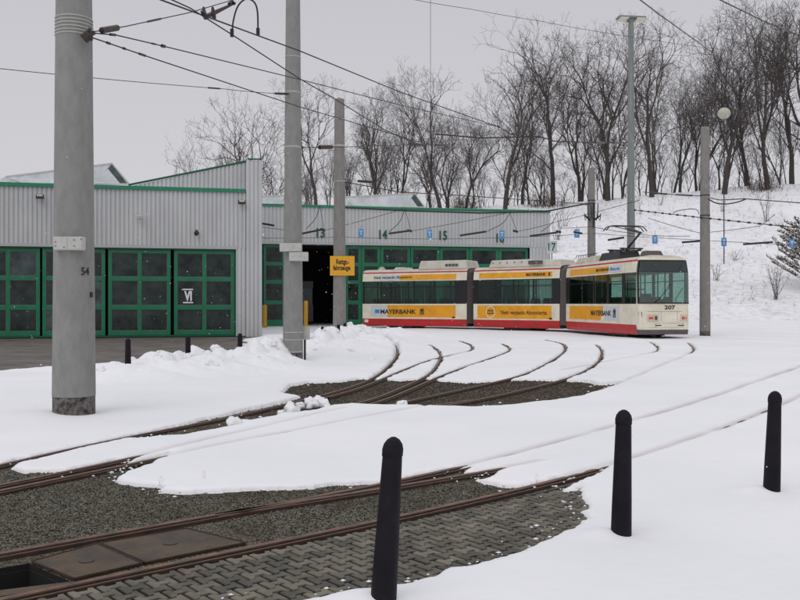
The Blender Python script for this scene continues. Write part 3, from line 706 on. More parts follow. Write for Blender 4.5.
for px, py, h, n, sp, lb in [(766,222,5.5,9,.25,'tall thin bare shrub on the slope right of the mast'),(640,215,3.0,5,.2,'thin bare shrub on the slope behind the pantograph'),(716,282,2.2,8,.8,'low grey shrub on the slope just right of the mast'),(776,300,4.0,14,.7,'spreading grey shrub below the conifer at the right edge'),(558,240,5.0,9,.4,'bare shrub beside the end of the depot wall'),(566,226,3.4,6,.5,'twiggy shrub between the depot end and the short mast'),(660,205,2,5,.4,'small twiggy shrub high on the slope left of the mast'),(722,212,2,5,.4,'small twiggy shrub high on the slope right of the mast'),(735,262,1.5,7,.8,'tiny tuft of twigs halfway up the slope')]:
    shrub(px, py, slope_d(px,py), h, n, lb, sp=sp)
for px, w_, lb in [(545,14,'reddish brown thicket beside the slender tree on the hilltop'),(465,10,'reddish brown thicket behind the depot roof'),(760,12,'brown thicket under the tall trees at the right')]:
    d = 128; t = MB(); r = random.Random(px)
    for i in range(150):
        x = (px-400)/F*d+r.gauss(0,w_/F*d*.8); y = d+r.gauss(0,1.2); zz = HZ(x,y); h = r.uniform(.8,2.6); t.tube([(x,y,zz-.2),(x+r.gauss(0,.5),y,zz+h*.6),(x+r.gauss(0,.9),y,zz+h)], [.03,.022,.012], 3, cap=False)
    tag(t.build('thicket', M['brush'], org=((px-400)/F*d,d,HZ((px-400)/F*d,d))), lb, 'thicket')
t = MB(); r = random.Random(99)
for i in range(1800):
    x = r.uniform(8,75); y = r.uniform(82,133)
    if fbm(np.array([x*.15]), np.array([y*.15]), 3)[0] < r.uniform(-.5,.35): continue
    zz = HZ(x,y)
    for k in range(2):
        a = r.gauss(0,.18); b = r.gauss(0,.18); h = r.uniform(.15,.6); t.tube([(x,y,zz-.05),(x+a,y+b,zz+h)], [.014,.008], 3, cap=False)
tag(t.build('dry_weeds', M['brush_grey']), 'dry weed stalks poking through the snow on the slope', 'weeds', kind='stuff')
t = MB(); r = random.Random(98)
for (x0,y0) in [(537,484),(160,486),(205,480)]:
    p = g(x0,y0)
    for k in range(3): t.tube([(p.x+r.gauss(0,.01),p.y,0),(p.x+r.gauss(0,.012),p.y,.06),(p.x+r.gauss(0,.02),p.y,.09)], [.0009,.0007,.0005], 3, cap=False)
tag(t.build('dry_grass', M['brush_grey']), 'single dry grass stalks poking out of the foreground snow', 'grass', kind='stuff')

# conifer at the right edge
cx, cd = (806-400)/F*88, 88.0; cz = HZ(cx,cd); ct = thing('conifer', (cx,cd,cz), 'loose brownish conifer dusted with snow at the right edge', 'tree')
t = MB(); t.tube([(cx,cd,cz-.3),(cx+.1,cd,cz+4),(cx,cd,cz+8)], [.16,.11,.03], 7); t.build('trunk', M['bark'], ct)
t = MB(); sn = MB(); r = random.Random(4)
for i in range(70):
    hz = .8+7*(i/95)**.9; ln = (1-(hz/9.5)**2)*3.3*r.uniform(.55,1.15)+.3; a = i*2.4; d_ = Vector((math.cos(a),math.sin(a),r.uniform(.15,.7))); p0 = Vector((cx,cd,cz+hz)); P = [p0+d_*ln*k/4+Vector((0,0,.16*ln*(k/4)**2)) for k in range(5)]
    t.tube(P, [.04,.03,.025,.02,.012], 3, cap=False)
    for k in range(int(ln*20)):
        f_ = r.uniform(.25,1); q_ = p0+d_*ln*f_+Vector((0,0,.16*ln*f_*f_)); e_ = Vector((r.gauss(0,.6),r.gauss(0,.6),r.uniform(.1,1.0))).normalized()*r.uniform(.15,.42)
        t.tube([q_, q_+e_], [.055,.02], 3, cap=False)
        if r.random() < .55: s_ = q_+e_*.6; sn.tube([s_+Vector((-.09,0,.03)), s_+Vector((.09,.03,.06))], [.06,.03], 4)
t.build('crown', M['needle'], ct); sn.build('snow_dusting', M['snow'], ct)

# ------------------------------------------------------------------ poles
def pole(px, d, r0, r1, ztop, label, m, worn=False, name='catenary_mast', n=28, group='concrete masts of the overhead line'):
    x = (px-400)/F*d; t = thing(name, (x,d,0), label, 'mast', group)
    mb = MB(); z0 = .28 if worn else -.4; rr = lambda z: r0+(r1-r0)*z/ztop
    mb.lathe((x,d,0), [(z0,rr(z0)),(ztop*.5,rr(ztop*.5)),(ztop-.03,rr(ztop)),(ztop,rr(ztop)-.03)], n); mb.build('shaft', m, t, smooth=True)
    if worn:
        b = MB(); b.lathe((x,d,0), [(-.4,r0-.004),(z0-.004,rr(z0)-.006)], n); b.build('worn_foot', M['concrete_worn'], t, smooth=True)
    return t, x, rr
def bands(t, x, d, rr, zs, w_=.012, out=.01, m=None):
    for z_ in zs: b = MB(); b.lathe((x,d,z_), [(0,rr(z_)+out*.4),(w_*.3,rr(z_)+out),(w_*.7,rr(z_)+out),(w_,rr(z_)+out*.4)], 28); b.build('steel_band', m or M['lightgrey'], t, smooth=True)
P54 = pole(74, 12.6, .30, .215, 9.6, 'thick concrete mast numbered 54 with a worn foot at the left', M['concrete'], worn=True)
PB = pole(293, 23.7, .275, .185, 10.6, 'tall concrete mast with two pale junction boxes left of the open gate', M['concrete'], worn=True)
PC = pole(339.5, 34, .26, .19, H+(HY-99)*34/F, 'concrete mast carrying the yellow sign', M['concrete_warm'])
PD = pole(591.5, 52, .27, .20, H+(HY-168)*52/F, 'short concrete mast behind the middle of the tram', M['concrete_warm'])
PF = pole(705, 42, .255, .205, H+(HY-127)*42/F, 'concrete mast right of the tram front', M['concrete_warm'], worn=True)
t,x,rr = P54; bands(t, x, 12.6, rr, [H+(HY-y)*12.6/F for y in (20.5,24,27.5,31,34.5,37.5)], .018, .012)
toc = -Vector((x,12.6,0)).normalized(); tgv = Vector((-toc.y,toc.x,0)); rv_ = rr(2.07)
def onmast(off, out): c_ = math.sqrt(1-(off/rv_)**2); nn_ = toc*c_+tgv*(off/rv_); return Vector((x,12.6,0))+nn_*(rv_+out), nn_
P_, nn_ = onmast(.145, .011); nm = text('mast_number', '54', .155, M['frame_blk'], t, (P_.x, P_.y, H+(HY-271)*12.3/F), (-nn_.y,nn_.x,0), bold=.003, width=.125)
P_, nn_ = onmast(.225, -.01); b = MB(); b.box(lambda u,v,z_: P_+Vector((-nn_.y,nn_.x,0))*u+nn_*v+Vector((0,0,z_)), -.025,.025,0,.03,1.69,1.76); b.build('bolt_plate', M['frame_blk'], t)
def box_frame(x, y, yaw=0):
    c, s = math.cos(yaw), math.sin(yaw); return lambda u,v,z_: Vector((x+u*c-v*s, y+u*s+v*c, z_))
def junction(px0, px1, py0, py1, d, label, div, marks):
    z1 = H+(HY-py0)*d/F; z0 = H+(HY-py1)*d/F; x0 = (px0-400)/F*d; x1 = (px1-400)/F*d; c = ((x0+x1)/2, d, z0)
    t = thing('junction_box', c, label, 'junction box', 'pale junction boxes on the masts'); fr = box_frame(c[0], d); w_ = (x1-x0)/2
    b = MB(); b.box(fr, -w_,w_,0,.13,z0,z1); ob = b.build('casing', M['lightgrey'], t); md = ob.modifiers.new('bevel','BEVEL'); md.width = .01; md.segments = 2
    b = MB(); b.box(fr, -w_+.012,w_*div-.006,-.006,-.0005,z0+.012,z1-.012); b.box(fr, w_*div+.006,w_-.012,-.006,-.0005,z0+.012,z1-.012); b.build('lid', M['lightgrey'], t)
    b = MB()
    for (u,v) in marks: b.box(fr, u*w_-.012,u*w_+.012,-.011,-.0068,z0+(z1-z0)*v-.008,z0+(z1-z0)*v+.008)
    b.build('latch', M['mark_grey'], t)
junction(53,82.5,236.5,250,12.25,'pale junction box on the mast numbered 54',-.02,[(-.25,.2),(-.82,.3),(-.82,.6),(.45,.3),(.45,.75),(.93,.8)])
junction(279.5,301.5,243,251.5,23.35,'pale junction box upper left on the tall mast',.05,[(-.6,.4),(.3,.4),(.3,.65)])
junction(289,308,252,261,23.32,'pale junction box lower right on the tall mast',.3,[(-.6,.5),(.1,.5),(.6,.4)])
t,x,rr = PB; bands(t, x, 23.7, rr, [H+(HY-y)*23.7/F for y in (58,94,93,147.5,148.5)], .02, .01); bands(t,x,23.7,rr,[.62,.82,.30],.02,.008)
t,x,rr = PC; bands(t, x, 34, rr, [H+(HY-y)*34/F for y in (120,147,146,182)], .03, .015)
t,x,rr = PF; bands(t, x, 42, rr, [H+(HY-y)*42/F for y in (196,216)], .05, .02, M['black'])
t,x,rr = PD; bands(t, x, 52, rr, [H+(HY-y)*52/F for y in (204,201)], .06, .02, M['black'])
b = MB()
for s in (-1,1):
    for k in (0,1):
        cx_ = x+s*(.28+.2*k); b.tube([(cx_-.16,51.7,H+(HY-204)*52/F),(cx_-.18*s,51.65,H+(HY-206)*52/F),(cx_-.2*s,51.65,H+(HY-218)*52/F),(cx_-.05*s,51.7,H+(HY-221)*52/F),(cx_,51.7,H+(HY-214)*52/F)], .03, 5)
    b.tube([(x,51.9,H+(HY-222)*52/F),(x+s*.45,51.7,H+(HY-216)*52/F)], .05, 6)
b.tube([(x+.06,51.7,H+(HY-204)*52/F),(x+.06,51.68,H+(HY-228)*52/F)], .05, 6)
b.build('feeder_cable', M['black'], t)
# light mast
d = 62; x = (631-400)/F*d; zt = H+(HY-19)*d/F
t = thing('light_mast', (x,d,0), 'tall grey green floodlight mast behind the tram', 'light mast')
b = MB(); b.lathe((x,d,-.3), [(0,.31),(8,.28),(zt+.2,.19)], 12); b.build('shaft', M['galv'], t, smooth=True)
b = MB(); fr = box_frame(x,d,.12); b.box(fr, -.98,.98,-.35,.35,zt,zt+.13); b.box(fr,-.25,.25,-.2,.2,zt-.2,zt-.002); b.build('lamp_arm', M['galv'], t)
for s in (-1,1): b = MB(); b.box(fr, s*.6-.3,s*.6+.3,-.42,.42,zt-.09,zt-.003); b.build('floodlight', M['lamp_glass'], t)
# globe lamp in front of the wood
d = 98; x = (724-400)/F*d; z0 = HZ(x,d); zt = H+(HY-114)*d/F; t = thing('street_lamp', (x,d,z0), 'round pale lamp globe on a thin pole in front of the wood', 'street lamp')
b = MB(); b.tube([(x,d,z0-.2),(x,d,zt-.5)], .06, 8); b.build('pole', M['black'], t)
b = MB(); b.lathe((x,d,zt-.55), [(.0,.12),(.08,.35),(.3,.6),(.6,.72),(.9,.62),(1.15,.38),(1.25,.1)], 20); b.build('globe', M['globe'], t, smooth=True)

# yellow sign on mast C
d = 33.72; x0 = (330-400)/F*d; x1 = (354.5-400)/F*d; z1 = H+(HY-256)*d/F; z0 = H+(HY-275.5)*d/F; xc = (x0+x1)/2
t = thing('yellow_sign', (xc,d,z0), 'yellow sign with two lines of dark lettering strapped to a mast', 'sign'); fr = box_frame(xc,d); w_ = (x1-x0)/2
b = MB(); b.box(fr,-w_,w_,0,.02,z0,z1); b.build('panel', M['ysign'], t)
b = MB(); b.tube([fr(-.3,.03,z0+.2),fr(.3,.03,z0+.2)], .02, 6); b.tube([fr(-.3,.03,z1-.2),fr(.3,.03,z1-.2)], .02, 6); b.build('bracket', M['galv'], t)
text('lettering', 'Rettgs.-', .27, M['adtext'], t, fr(.02,-.006,z0+.50), (1,0,0), width=.50, bold=.008)
text('lettering', 'fahrzeuge', .25, M['adtext'], t, fr(-.02,-.006,z0+.27), (1,0,0), width=.66, bold=.008)

# ------------------------------------------------------------------ bollards
def bollard_mesh(name, h, r0, r1, lean):
    b = MB(); prof = [(-.15,r0*1.05),(0,r0),(h*.3,r0*.93),(h*.86,r1*1.02),(h*.885,r1),(h*.89,r1*1.07),(h*.93,r1*1.08),(h*.96,r1*.95),(h*.985,r1*.65),(h*1.0,r1*.25)]
    b.lathe((0,0,0), prof, 24, shear=lean); return b
for i, (px, py, h, lb) in enumerate(BOL):
    p = BP[i]; b = bollard_mesh('bollard', h, .070, .052, [(.062,0),(.022,0),(.035,0)][i]); b.v = [v+Vector((p.x,p.y,0)) for v in b.v]
    o = b.build('bollard', M['bollard'], org=(p.x,p.y,0), smooth=True); tag(o, lb, 'bollard', 'black bollards in the foreground snow')
    # snow crystals stuck on the plastic
first = None
for (px, d), lb in FAR_B:
    x = (px-400)/F*d
    if first is None:
        b = bollard_mesh('bollard', .86, .072, .056, (0,0)); first = b.build('bollard', M['bollard'], org=(0,0,0), smooth=True); o = first
    else: o = first.copy(); col.objects.link(o)
    o.location = (x,d,0); tag(o, lb, 'bollard', 'dark bollards along the snow bank')
FAR_Y = [((264.8),(304.5),(56),'yellow post at the left side of the gates beside the depot corner'),((305.8),(300.5),(56.5),'yellow post in front of the open gate')]
for px, yt, d, lb in FAR_Y:
    x = (px-400)/F*d; zt = H+(HY-yt)*d/F
    b = MB(); b.lathe((x,d,-.05), [(0,.14),(zt-.02,.14),(zt+.03,.10)], 14); tag(b.build('yellow_post', M['yellow'], org=(x,d,0), smooth=True), lb, 'post', 'yellow guard posts at the gates')
# switch box beside mast B
d = 23.9; x = (306-400)/F*d; t = thing('switch_box', (x,d,0), 'small cream box on a stand beside the foot of the tall mast', 'box'); fr = box_frame(x,d)
b = MB(); b.box(fr,-.10,.10,-.08,.08,.62,.98); b.build('casing', M['lightgrey'], t); b = MB(); b.tube([fr(-.03,0,-.1),fr(-.03,0,.618)], .03, 8); b.build('stand', M['black'], t)

# ------------------------------------------------------------------ depot buildings
class Wall:
    def __init__(s, P0, P1):
        s.P0 = Vector((*P0,0)); s.dir = (Vector((*P1,0))-s.P0).normalized(); s.n = Vector((-s.dir.y, s.dir.x, 0))   # n points away from the camera
    def u(s, px):
        k = (px-400)/F; # P0+u*dir = t*(k,1)
        return (k*s.P0.y-s.P0.x)/(s.dir.x-k*s.dir.y)
    def d(s, px): return s.P0.y+s.u(px)*s.dir.y
    def z(s, px, py): return H+(HY-py)*s.d(px)/F
    def fr(s, u, v, z_): q_ = s.P0+s.dir*u+s.n*v; return Vector((q_.x,q_.y,z_))
def cladding(mb, W, u0, u1, z0, z1f, pitch, depth, v=0):
    n = int((u1-u0)/pitch); us = []
    for i in range(n+2):
        a = u0+i*pitch
        for f, dp in ((0,0),(.60,0),(.66,depth),(.93,depth),(.999,0)):
            uu = a+f*pitch
            if uu <= u1: us.append((uu, v+dp-depth))
    us.append((u1, us[-1][1])); base = len(mb.v)
    for (uu, vv_) in us:
        z1 = z1f(uu) if callable(z1f) else z1f; mb.v.append(W.fr(uu,vv_,z0)); mb.v.append(W.fr(uu,vv_,z1))
    for i in range(len(us)-1): a = base+2*i; mb.f.append((a,a+2,a+3,a+1))
def leaf(t, W, u0, u1, z0, z1, cols, rows, name='gate_leaf', pm=None, fw=.15, v=.10, mull=.10, rng=None, panes='rand'):
    """one green gate leaf: a frame with cols x rows panes"""
    b = MB(); th = .05
    b.box(W.fr,u0,u0+fw,v,v+th,z0,z1); b.box(W.fr,u1-fw,u1,v,v+th,z0,z1)
    b.box(W.fr,u0+fw,u1-fw,v+.002,v+th,z1-fw,z1-.001)
    if rows[0][0] > z0+.02: b.box(W.fr,u0+fw,u1-fw,v+.002,v+th,z0+.001,rows[0][0])
    for (a,b_),(c,d_) in zip(rows[:-1], rows[1:]): b.box(W.fr,u0+fw,u1-fw,v+.002,v+th,b_,c)
    iw = (u1-u0-2*fw-(cols-1)*mull)/cols
    for k in range(cols-1): uu = u0+fw+(k+1)*iw+k*mull; b.box(W.fr,uu,uu+mull,v-.003,v+th+.002,z0+.02,z1-.02)
    f = b.build(name, M['green'], t)
    for k in range(cols):
        a = u0+fw+k*(iw+mull)
        for j,(p,q_) in enumerate(rows):
            q2 = min(q_, z1-fw); c = MB()
            c.quad(W.fr(a-.01,v+.035,p-.01),W.fr(a+iw+.01,v+.035,p-.01),W.fr(a+iw+.01,v+.035,q2+.01),W.fr(a-.01,v+.035,q2+.01)); r_ = random.random()
            c.build('pane', M['pane'] if r_ < .93 or panes == 'rand' and r_ < .95 else M['pane_mid'], f)
            bd = MB(); s = .014
            for (x0,x1,y0,y1) in ((a,a+iw,p,p+s),(a,a+iw,q2-s,q2),(a,a+s,p+s,q2-s),(a+iw-s,a+iw,p+s,q2-s)): bd.quad(W.fr(x0,v+.031,y0),W.fr(x1,v+.031,y0),W.fr(x1,v+.031,y1),W.fr(x0,v+.031,y1))
            bd.build('glazing_bead', M['mark_grey'], f)
    return f
# --- left building
W1 = Wall((-18.5,40.8),(-7.7,43.3)); ZT = 7.19; ZD = 4.32
t1 = thing('depot_building', tuple(W1.fr(0,0,0)), 'grey ribbed depot hall with green glazed gates at the left', 'depot building', 'depot halls')
UL = -16.0; UR = W1.u(238); UC = W1.u(262); U248 = W1.u(247.5); DEP = 12
b = MB(); cladding(b, W1, UL, W1.u(246), ZD, ZT, .205, .045); cladding(b, W1, UR, W1.u(246), 0, ZD, .205, .045); b.build('wall', M['clad'], t1)
zs = lambda u: float(np.interp(u, [W1.u(128), U248, UC], [ZT+.05, 8.62, 8.68]))
b = MB(); cladding(b, W1, W1.u(128), U248-.02, ZT+.02, zs, .2, .05, v=.35); b.build('upper_wall', M['clad'], t1)
b = MB(); cladding(b, W1, W1.u(246)+.01, UC, -.05, zs, .205, .045, v=-.06)
q_ = [(0,-.1),(0,DEP)]; b.quad(W1.fr(UC,-.06,-.05),W1.fr(UC,DEP,-.05),W1.fr(UC,DEP,8.68),W1.fr(UC,-.06,8.68)); b.quad(W1.fr(W1.u(246)+.01,-.1,-.05),W1.fr(W1.u(246)+.01,.4,-.05),W1.fr(W1.u(246)+.01,.4,8.6),W1.fr(W1.u(246)+.01,-.1,8.6)); b.build('corner_pier', M['clad'], t1)
b = MB(); b.quad(W1.fr(UL,0,0),W1.fr(UL,DEP,0),W1.fr(UL,DEP,ZT),W1.fr(UL,0,ZT)); b.quad(W1.fr(UL,DEP,0),W1.fr(UC,DEP,0),W1.fr(UC,DEP,ZT),W1.fr(UL,DEP,ZT)); b.build('rear_wall', M['clad_trim'], t1)
b = MB(); b.quad(W1.fr(UL,0,ZT-.02),W1.fr(UC,0,ZT-.02),W1.fr(UC,DEP,ZT-.02),W1.fr(UL,DEP,ZT-.02))
b.quad(W1.fr(W1.u(128),.36,ZT+.04),W1.fr(U248,.36,8.6),W1.fr(U248,DEP,8.6),W1.fr(W1.u(128),DEP,ZT+.04)); b.quad(W1.fr(U248,.36,8.6),W1.fr(UC,.0,8.66),W1.fr(UC,DEP,8.66),W1.fr(U248,DEP,8.6)); b.build('roof', M['snow'], t1)
b = MB(); b.box(W1.fr,UL,W1.u(245.5),-.14,-.042,ZT-.14,ZT+.03); b.build('gutter', M['gutter'], t1)
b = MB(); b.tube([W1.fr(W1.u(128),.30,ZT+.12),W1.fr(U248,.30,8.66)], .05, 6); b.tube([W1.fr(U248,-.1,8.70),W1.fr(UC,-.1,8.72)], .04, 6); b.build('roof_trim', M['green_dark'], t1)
b = MB(); b.box(W1.fr,UL,UR,-.07,-.045,ZD-.06,ZD+.09); b.box(W1.fr,UR-.10,UR-.003,-.06,.12,0,ZD-.07); b.build('lintel', M['clad_trim'], t1)
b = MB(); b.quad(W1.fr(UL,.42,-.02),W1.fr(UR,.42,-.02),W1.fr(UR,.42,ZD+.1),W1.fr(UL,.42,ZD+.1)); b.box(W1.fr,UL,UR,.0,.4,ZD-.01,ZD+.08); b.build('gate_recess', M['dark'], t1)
rows = [(.30,1.31),(1.52,2.69),(2.89,4.03)]
edges = [(174,234.5),(108,170.5),(42,105),(-25,39.5),(-93,-29),(-164,-98)]
for k,(a,c) in enumerate(edges):
    f = leaf(t1, W1, W1.u(a), W1.u(c), .08, ZD-.13, 2, rows, fw=.16, mull=.17)
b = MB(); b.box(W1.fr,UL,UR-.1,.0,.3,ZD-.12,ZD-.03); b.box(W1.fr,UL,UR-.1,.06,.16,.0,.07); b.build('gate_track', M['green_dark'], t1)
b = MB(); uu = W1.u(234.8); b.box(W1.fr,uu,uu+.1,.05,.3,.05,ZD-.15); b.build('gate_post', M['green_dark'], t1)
# VI numeral
uc = W1.u(188); zc_ = W1.z(188,296); text('gate_numeral', 'VI', .62, M['white'], t1, W1.fr(uc,.118,zc_), tuple(W1.dir), bold=.03, width=.36)
b = MB(); b.box(W1.fr,uc-.24,uc+.24,.115,.125,zc_+.29,zc_+.35); b.box(W1.fr,uc-.24,uc+.24,.115,.125,zc_-.35,zc_-.29); b.build('numeral_bar', M['white'], t1)
# wall lamps
for px,py,k,lb in [(41,197.5,0,'small dark floodlight under the gutter left of the mast numbered 54'),(140,217.5,1,'small pale lamp on the ribbed wall between two gates'),(196.5,233,2,'small round lamp just above the gate marked VI'),(241.5,203,0,'small dark floodlight on the wall near the depot corner')]:
    uu = W1.u(px); zz = W1.z(px,py); t = thing('wall_lamp', tuple(W1.fr(uu,-.08,zz)), lb, 'wall lamp', 'wall lamps on the left depot hall')
    b = MB(); b.box(W1.fr,uu-.03,uu+.03,-.22,-.04,zz-.02,zz+.03); b.build('bracket', M['black'], t)
    b = MB(); b.box(W1.fr,uu-.17,uu+.17,-.36,-.222,zz-.09,zz+.10) if k == 0 else (b.box(W1.fr,uu-.15,uu+.15,-.34,-.222,zz-.06,zz+.07) if k == 1 else b.lathe(tuple(W1.fr(uu,-.3,zz-.15)), [(0,.05),(.08,.12),(.2,.12),(.28,.05)], 12))
    b.build('housing', M['black'] if k != 1 else M['lightgrey'], t)
    b = MB(); b.box(W1.fr,uu-.13,uu+.13,-.365,-.361,zz+.02,zz+.09); b.build('lens', M['lamp_glass'], t)
# ridge skylight on the left hall
def skylight(W, pxa, pxb, py_r, py_b, w_, length, label, dv=3.0, hip=.7):
    """glazed gable ridge: apex seen at pxb/py_r, running back-left"""
    ua = W.u(pxb); d_ = W.d(pxb)+dv; s = d_/W.d(pxb); apex = at(pxb, py_r, d_); bl = at(pxb-w_, py_b, d_); brr = at(pxb+w_, py_b, d_)
    run = -W.dir*length+W.n*length*.15; arun = run-Vector((0,0,(apex.z-bl.z)*hip))
    t = thing('roof_skylight', tuple(Vector((apex.x,apex.y,bl.z))), label, 'skylight', 'glazed ridges on the depot roofs')
    b = MB(); b.quad(bl, bl+run, apex+arun, apex); b.quad(brr, apex, apex+arun, brr+run); b.build('glazing', M['roofglass'], t)
    b = MB(); b.poly([bl-Vector((0,.03,0)), brr-Vector((0,.03,0)), apex-Vector((0,.03,0))]); b.build('gable', M['pane_mid'], t)
    b = MB(); b.tube([bl,apex,brr], .06, 5); b.tube([apex,apex+arun], .05, 5); b.tube([bl,brr], .05, 5)
    b.tube([(bl+brr)/2, apex], .035, 4)
    for k in range(1,6): b.tube([bl+run*k/6, apex+arun*k/6], .025, 4)
    b.build('frame', M['lightgrey'], t)
skylight(W1, 30, 112, 163.5, 184, 17, 5.2, 'glazed ridge skylight behind the mast numbered 54')
# --- rear building
W2 = Wall((-9.1,58),(10.62,62.3)); Z2 = 8.2; ZD2 = 5.55
t2 = thing('depot_building', tuple(W2.fr(0,0,0)), 'long grey depot hall with gates 13 to 16 behind the tram', 'depot building', 'depot halls')
UL2 = -4.5; UR2 = W2.u(550); U529 = W2.u(529.5)
zt2 = lambda u: H+float(np.interp(u, [UL2,W2.u(262),W2.u(400),UR2],[100.5,99.5,95.5,92.5]))*(W2.P0.y+u*W2.dir.y)/F
b = MB(); cladding(b, W2, UL2, UR2, ZD2, zt2, .25, .045); cladding(b, W2, U529, UR2, -.05, ZD2, .25, .045)
b.quad(W2.fr(UR2,0,-.05),W2.fr(UR2,22,-.05),W2.fr(UR2,22,8.2),W2.fr(UR2,0,8.2)); b.build('wall', M['clad'], t2)
b = MB(); b.box(W2.fr,UL2,W2.u(345),-.13,-.045,zt2(0)-.14,zt2(0)+.02); b.build('gutter', M['gutter'], t2)
b = MB()
us_ = np.linspace(W2.u(345)+.01,UR2,12)
b.tube([W2.fr(u,-.09,zt2(u)-.04) for u in us_], .09, 6); b.build('gutter', M['gutter'], t2)
b = MB(); b.quad(W2.fr(UL2,0,8.15),W2.fr(UR2,0,8.1),W2.fr(UR2,22,8.1),W2.fr(UL2,22,8.15)); b.build('roof', M['snow'], t2)
b = MB(); b.quad(W2.fr(UL2,22,0),W2.fr(UR2,22,0),W2.fr(UR2,22,8.1),W2.fr(UL2,22,8.1)); b.quad(W2.fr(UL2,0,0),W2.fr(UL2,22,0),W2.fr(UL2,22,8.1),W2.fr(UL2,0,8.1)); b.build('rear_wall', M['clad_trim'], t2)
b = MB(); b.box(W2.fr,UL2,U529,-.07,-.045,ZD2-.02,ZD2+.14); b.build('lintel', M['clad_trim'], t2)
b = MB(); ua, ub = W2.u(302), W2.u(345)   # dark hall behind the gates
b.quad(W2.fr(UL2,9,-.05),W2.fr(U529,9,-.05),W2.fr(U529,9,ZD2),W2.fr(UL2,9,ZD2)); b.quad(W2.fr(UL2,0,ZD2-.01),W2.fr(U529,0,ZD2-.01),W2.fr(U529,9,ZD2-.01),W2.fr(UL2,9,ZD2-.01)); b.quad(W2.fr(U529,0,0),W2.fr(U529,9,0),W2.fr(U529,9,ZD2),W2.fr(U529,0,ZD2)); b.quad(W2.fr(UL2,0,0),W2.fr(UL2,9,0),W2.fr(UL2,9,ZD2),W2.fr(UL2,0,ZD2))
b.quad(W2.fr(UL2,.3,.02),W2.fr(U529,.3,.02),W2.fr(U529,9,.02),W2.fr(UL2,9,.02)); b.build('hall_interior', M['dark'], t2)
r4 = [(.5,1.55),(1.78,2.92),(3.14,4.12),(4.34,5.3)]
for a,c in [(263.5,285),(285.3,302)]: leaf(t2, W2, W2.u(a), W2.u(c), .1, ZD2-.06, 1, r4, fw=.16)
for a,c in [(345.5,361.5),(361.8,380.5),(381,410.5),(411,440),(440.4,469.6),(470,499),(499.4,528.5)]: leaf(t2, W2, W2.u(a), W2.u(c), .1, ZD2-.06, 1, r4, fw=.18)
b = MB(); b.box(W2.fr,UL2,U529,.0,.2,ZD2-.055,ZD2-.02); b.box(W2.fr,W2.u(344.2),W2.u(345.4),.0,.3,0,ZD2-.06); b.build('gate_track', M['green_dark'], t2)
for px,py,s in [(320.5,233,'13'),(383,234.5,'14'),(443,235.5,'15'),(500,238,'16')]:
    uu = W2.u(px); text('gate_number', s, .86, M['green_dark'], t2, W2.fr(uu,-.085,W2.z(px,py)), tuple(W2.dir), bold=.02, width=.56)
# sign 17 on a pale plate past the corner
d = 60; p = at(552,247,d); t = thing('number_plate', tuple(p), 'pale plate numbered 17 past the end of the depot hall', 'sign'); fr = box_frame(p.x,d)
b = MB(); b.box(fr,-.34,.34,0,.02,p.z-.42,p.z+.42); b.build('panel', M['roofglass'], t); text('lettering','17',.78,M['green_dark'],t,(p.x,d-.006,p.z),(1,0,0),width=.5, bold=.01)
b = MB(); b.tube([fr(0,.05,0),fr(0,.05,p.z+.4)], .04, 6); b.build('post', M['galv'], t)
# sheeting on the rear hall end: things inside the open gate
b = MB(); dd = W2.fr(W2.u(316),5,0); tag_o = None
skylight(W2, 350, 414.5, 193.5, 207, 10, 5.0, 'snowy glazed ridge skylight on the rear hall below the bare trees', dv=3, hip=.3)
skylight(W2, 262, 287, 195, 206, 8, 3.4, 'snowy glazed ridge skylight between the depot corner and the tall mast', dv=3, hip=.3)

# trams parked inside the hall, toned down by their dark colours
def parked(px0, px1, v, label):
    u0, u1 = W2.u(px0), W2.u(px1); t = thing('parked_tram', tuple(W2.fr((u0+u1)/2,v,0)), label, 'tram', 'trams parked inside the dark hall')
    b = MB(); b.box(W2.fr,u0,u1,v,v+2.5,.3,1.5); b.build('lower_body', M['pane_red'], t)
    b = MB(); b.box(W2.fr,u0+.05,u1-.05,v+.05,v+2.4,1.502,2.7); b.build('window_band', M['pane_mid'], t)
    b = MB(); b.box(W2.fr,u0,u1,v,v+2.5,2.702,3.2); b.build('upper_body', M['pane_red'], t)
parked(306,321,4.5,'dim red tram end inside the open gate')

# ------------------------------------------------------------------ tram
class Sec:
    def __init__(s, A, B):
        s.A = Vector((*A,0)); s.dir = (Vector((*B,0))-s.A); s.L = s.dir.length; s.dir.normalize(); s.n = Vector((-s.dir.y,s.dir.x,0))
        if s.n.dot(Vector((0.2,1,0))) < 0: s.n = -s.n
    def fr(s, u, v, z_): q_ = s.A+s.dir*u+s.n*v; return Vector((q_.x,q_.y,z_))
    def u(s, px):
        k = (px-400)/F; return (k*s.A.y-s.A.x)/(s.dir.x-k*s.dir.y)
TW = 2.36
S1 = Sec((-2.36,55.5),(3.95,52.1)); S2 = Sec((4.32,51.75),(8.68,47.85)); S3 = Sec((8.86,46.95),(10.42,38.6))
tram = thing('articulated_tram', tuple(S2.fr(3,1.1,0)), 'cream, red and orange articulated tram standing in front of the rear depot hall', 'tram')
def strip(mb, S, u0, u1, prof):
    for side in (0,1):
        for (v0,z0),(v1,z1) in zip(prof[:-1], prof[1:]):
            a,b_ = (v0,v1) if side == 0 else (TW-v0,TW-v1)
            mb.quad(S.fr(u0,a,z0),S.fr(u1,a,z0),S.fr(u1,b_,z1),S.fr(u0,b_,z1))
PR = {'skirt':[(.06,.22),(.01,.40),(0,.66)], 'side_panel':[(0,.66),(0,1.58)], 'cornice':[(0,2.98),(.02,3.2),(.07,3.47)], 'red_stripe':[(.066,3.47),(.085,3.545)], 'roof':[(.085,3.545),(.16,3.63),(.34,3.69),(.7,3.73),(TW/2,3.745)]}
WB = 1.58; WT = 2.98
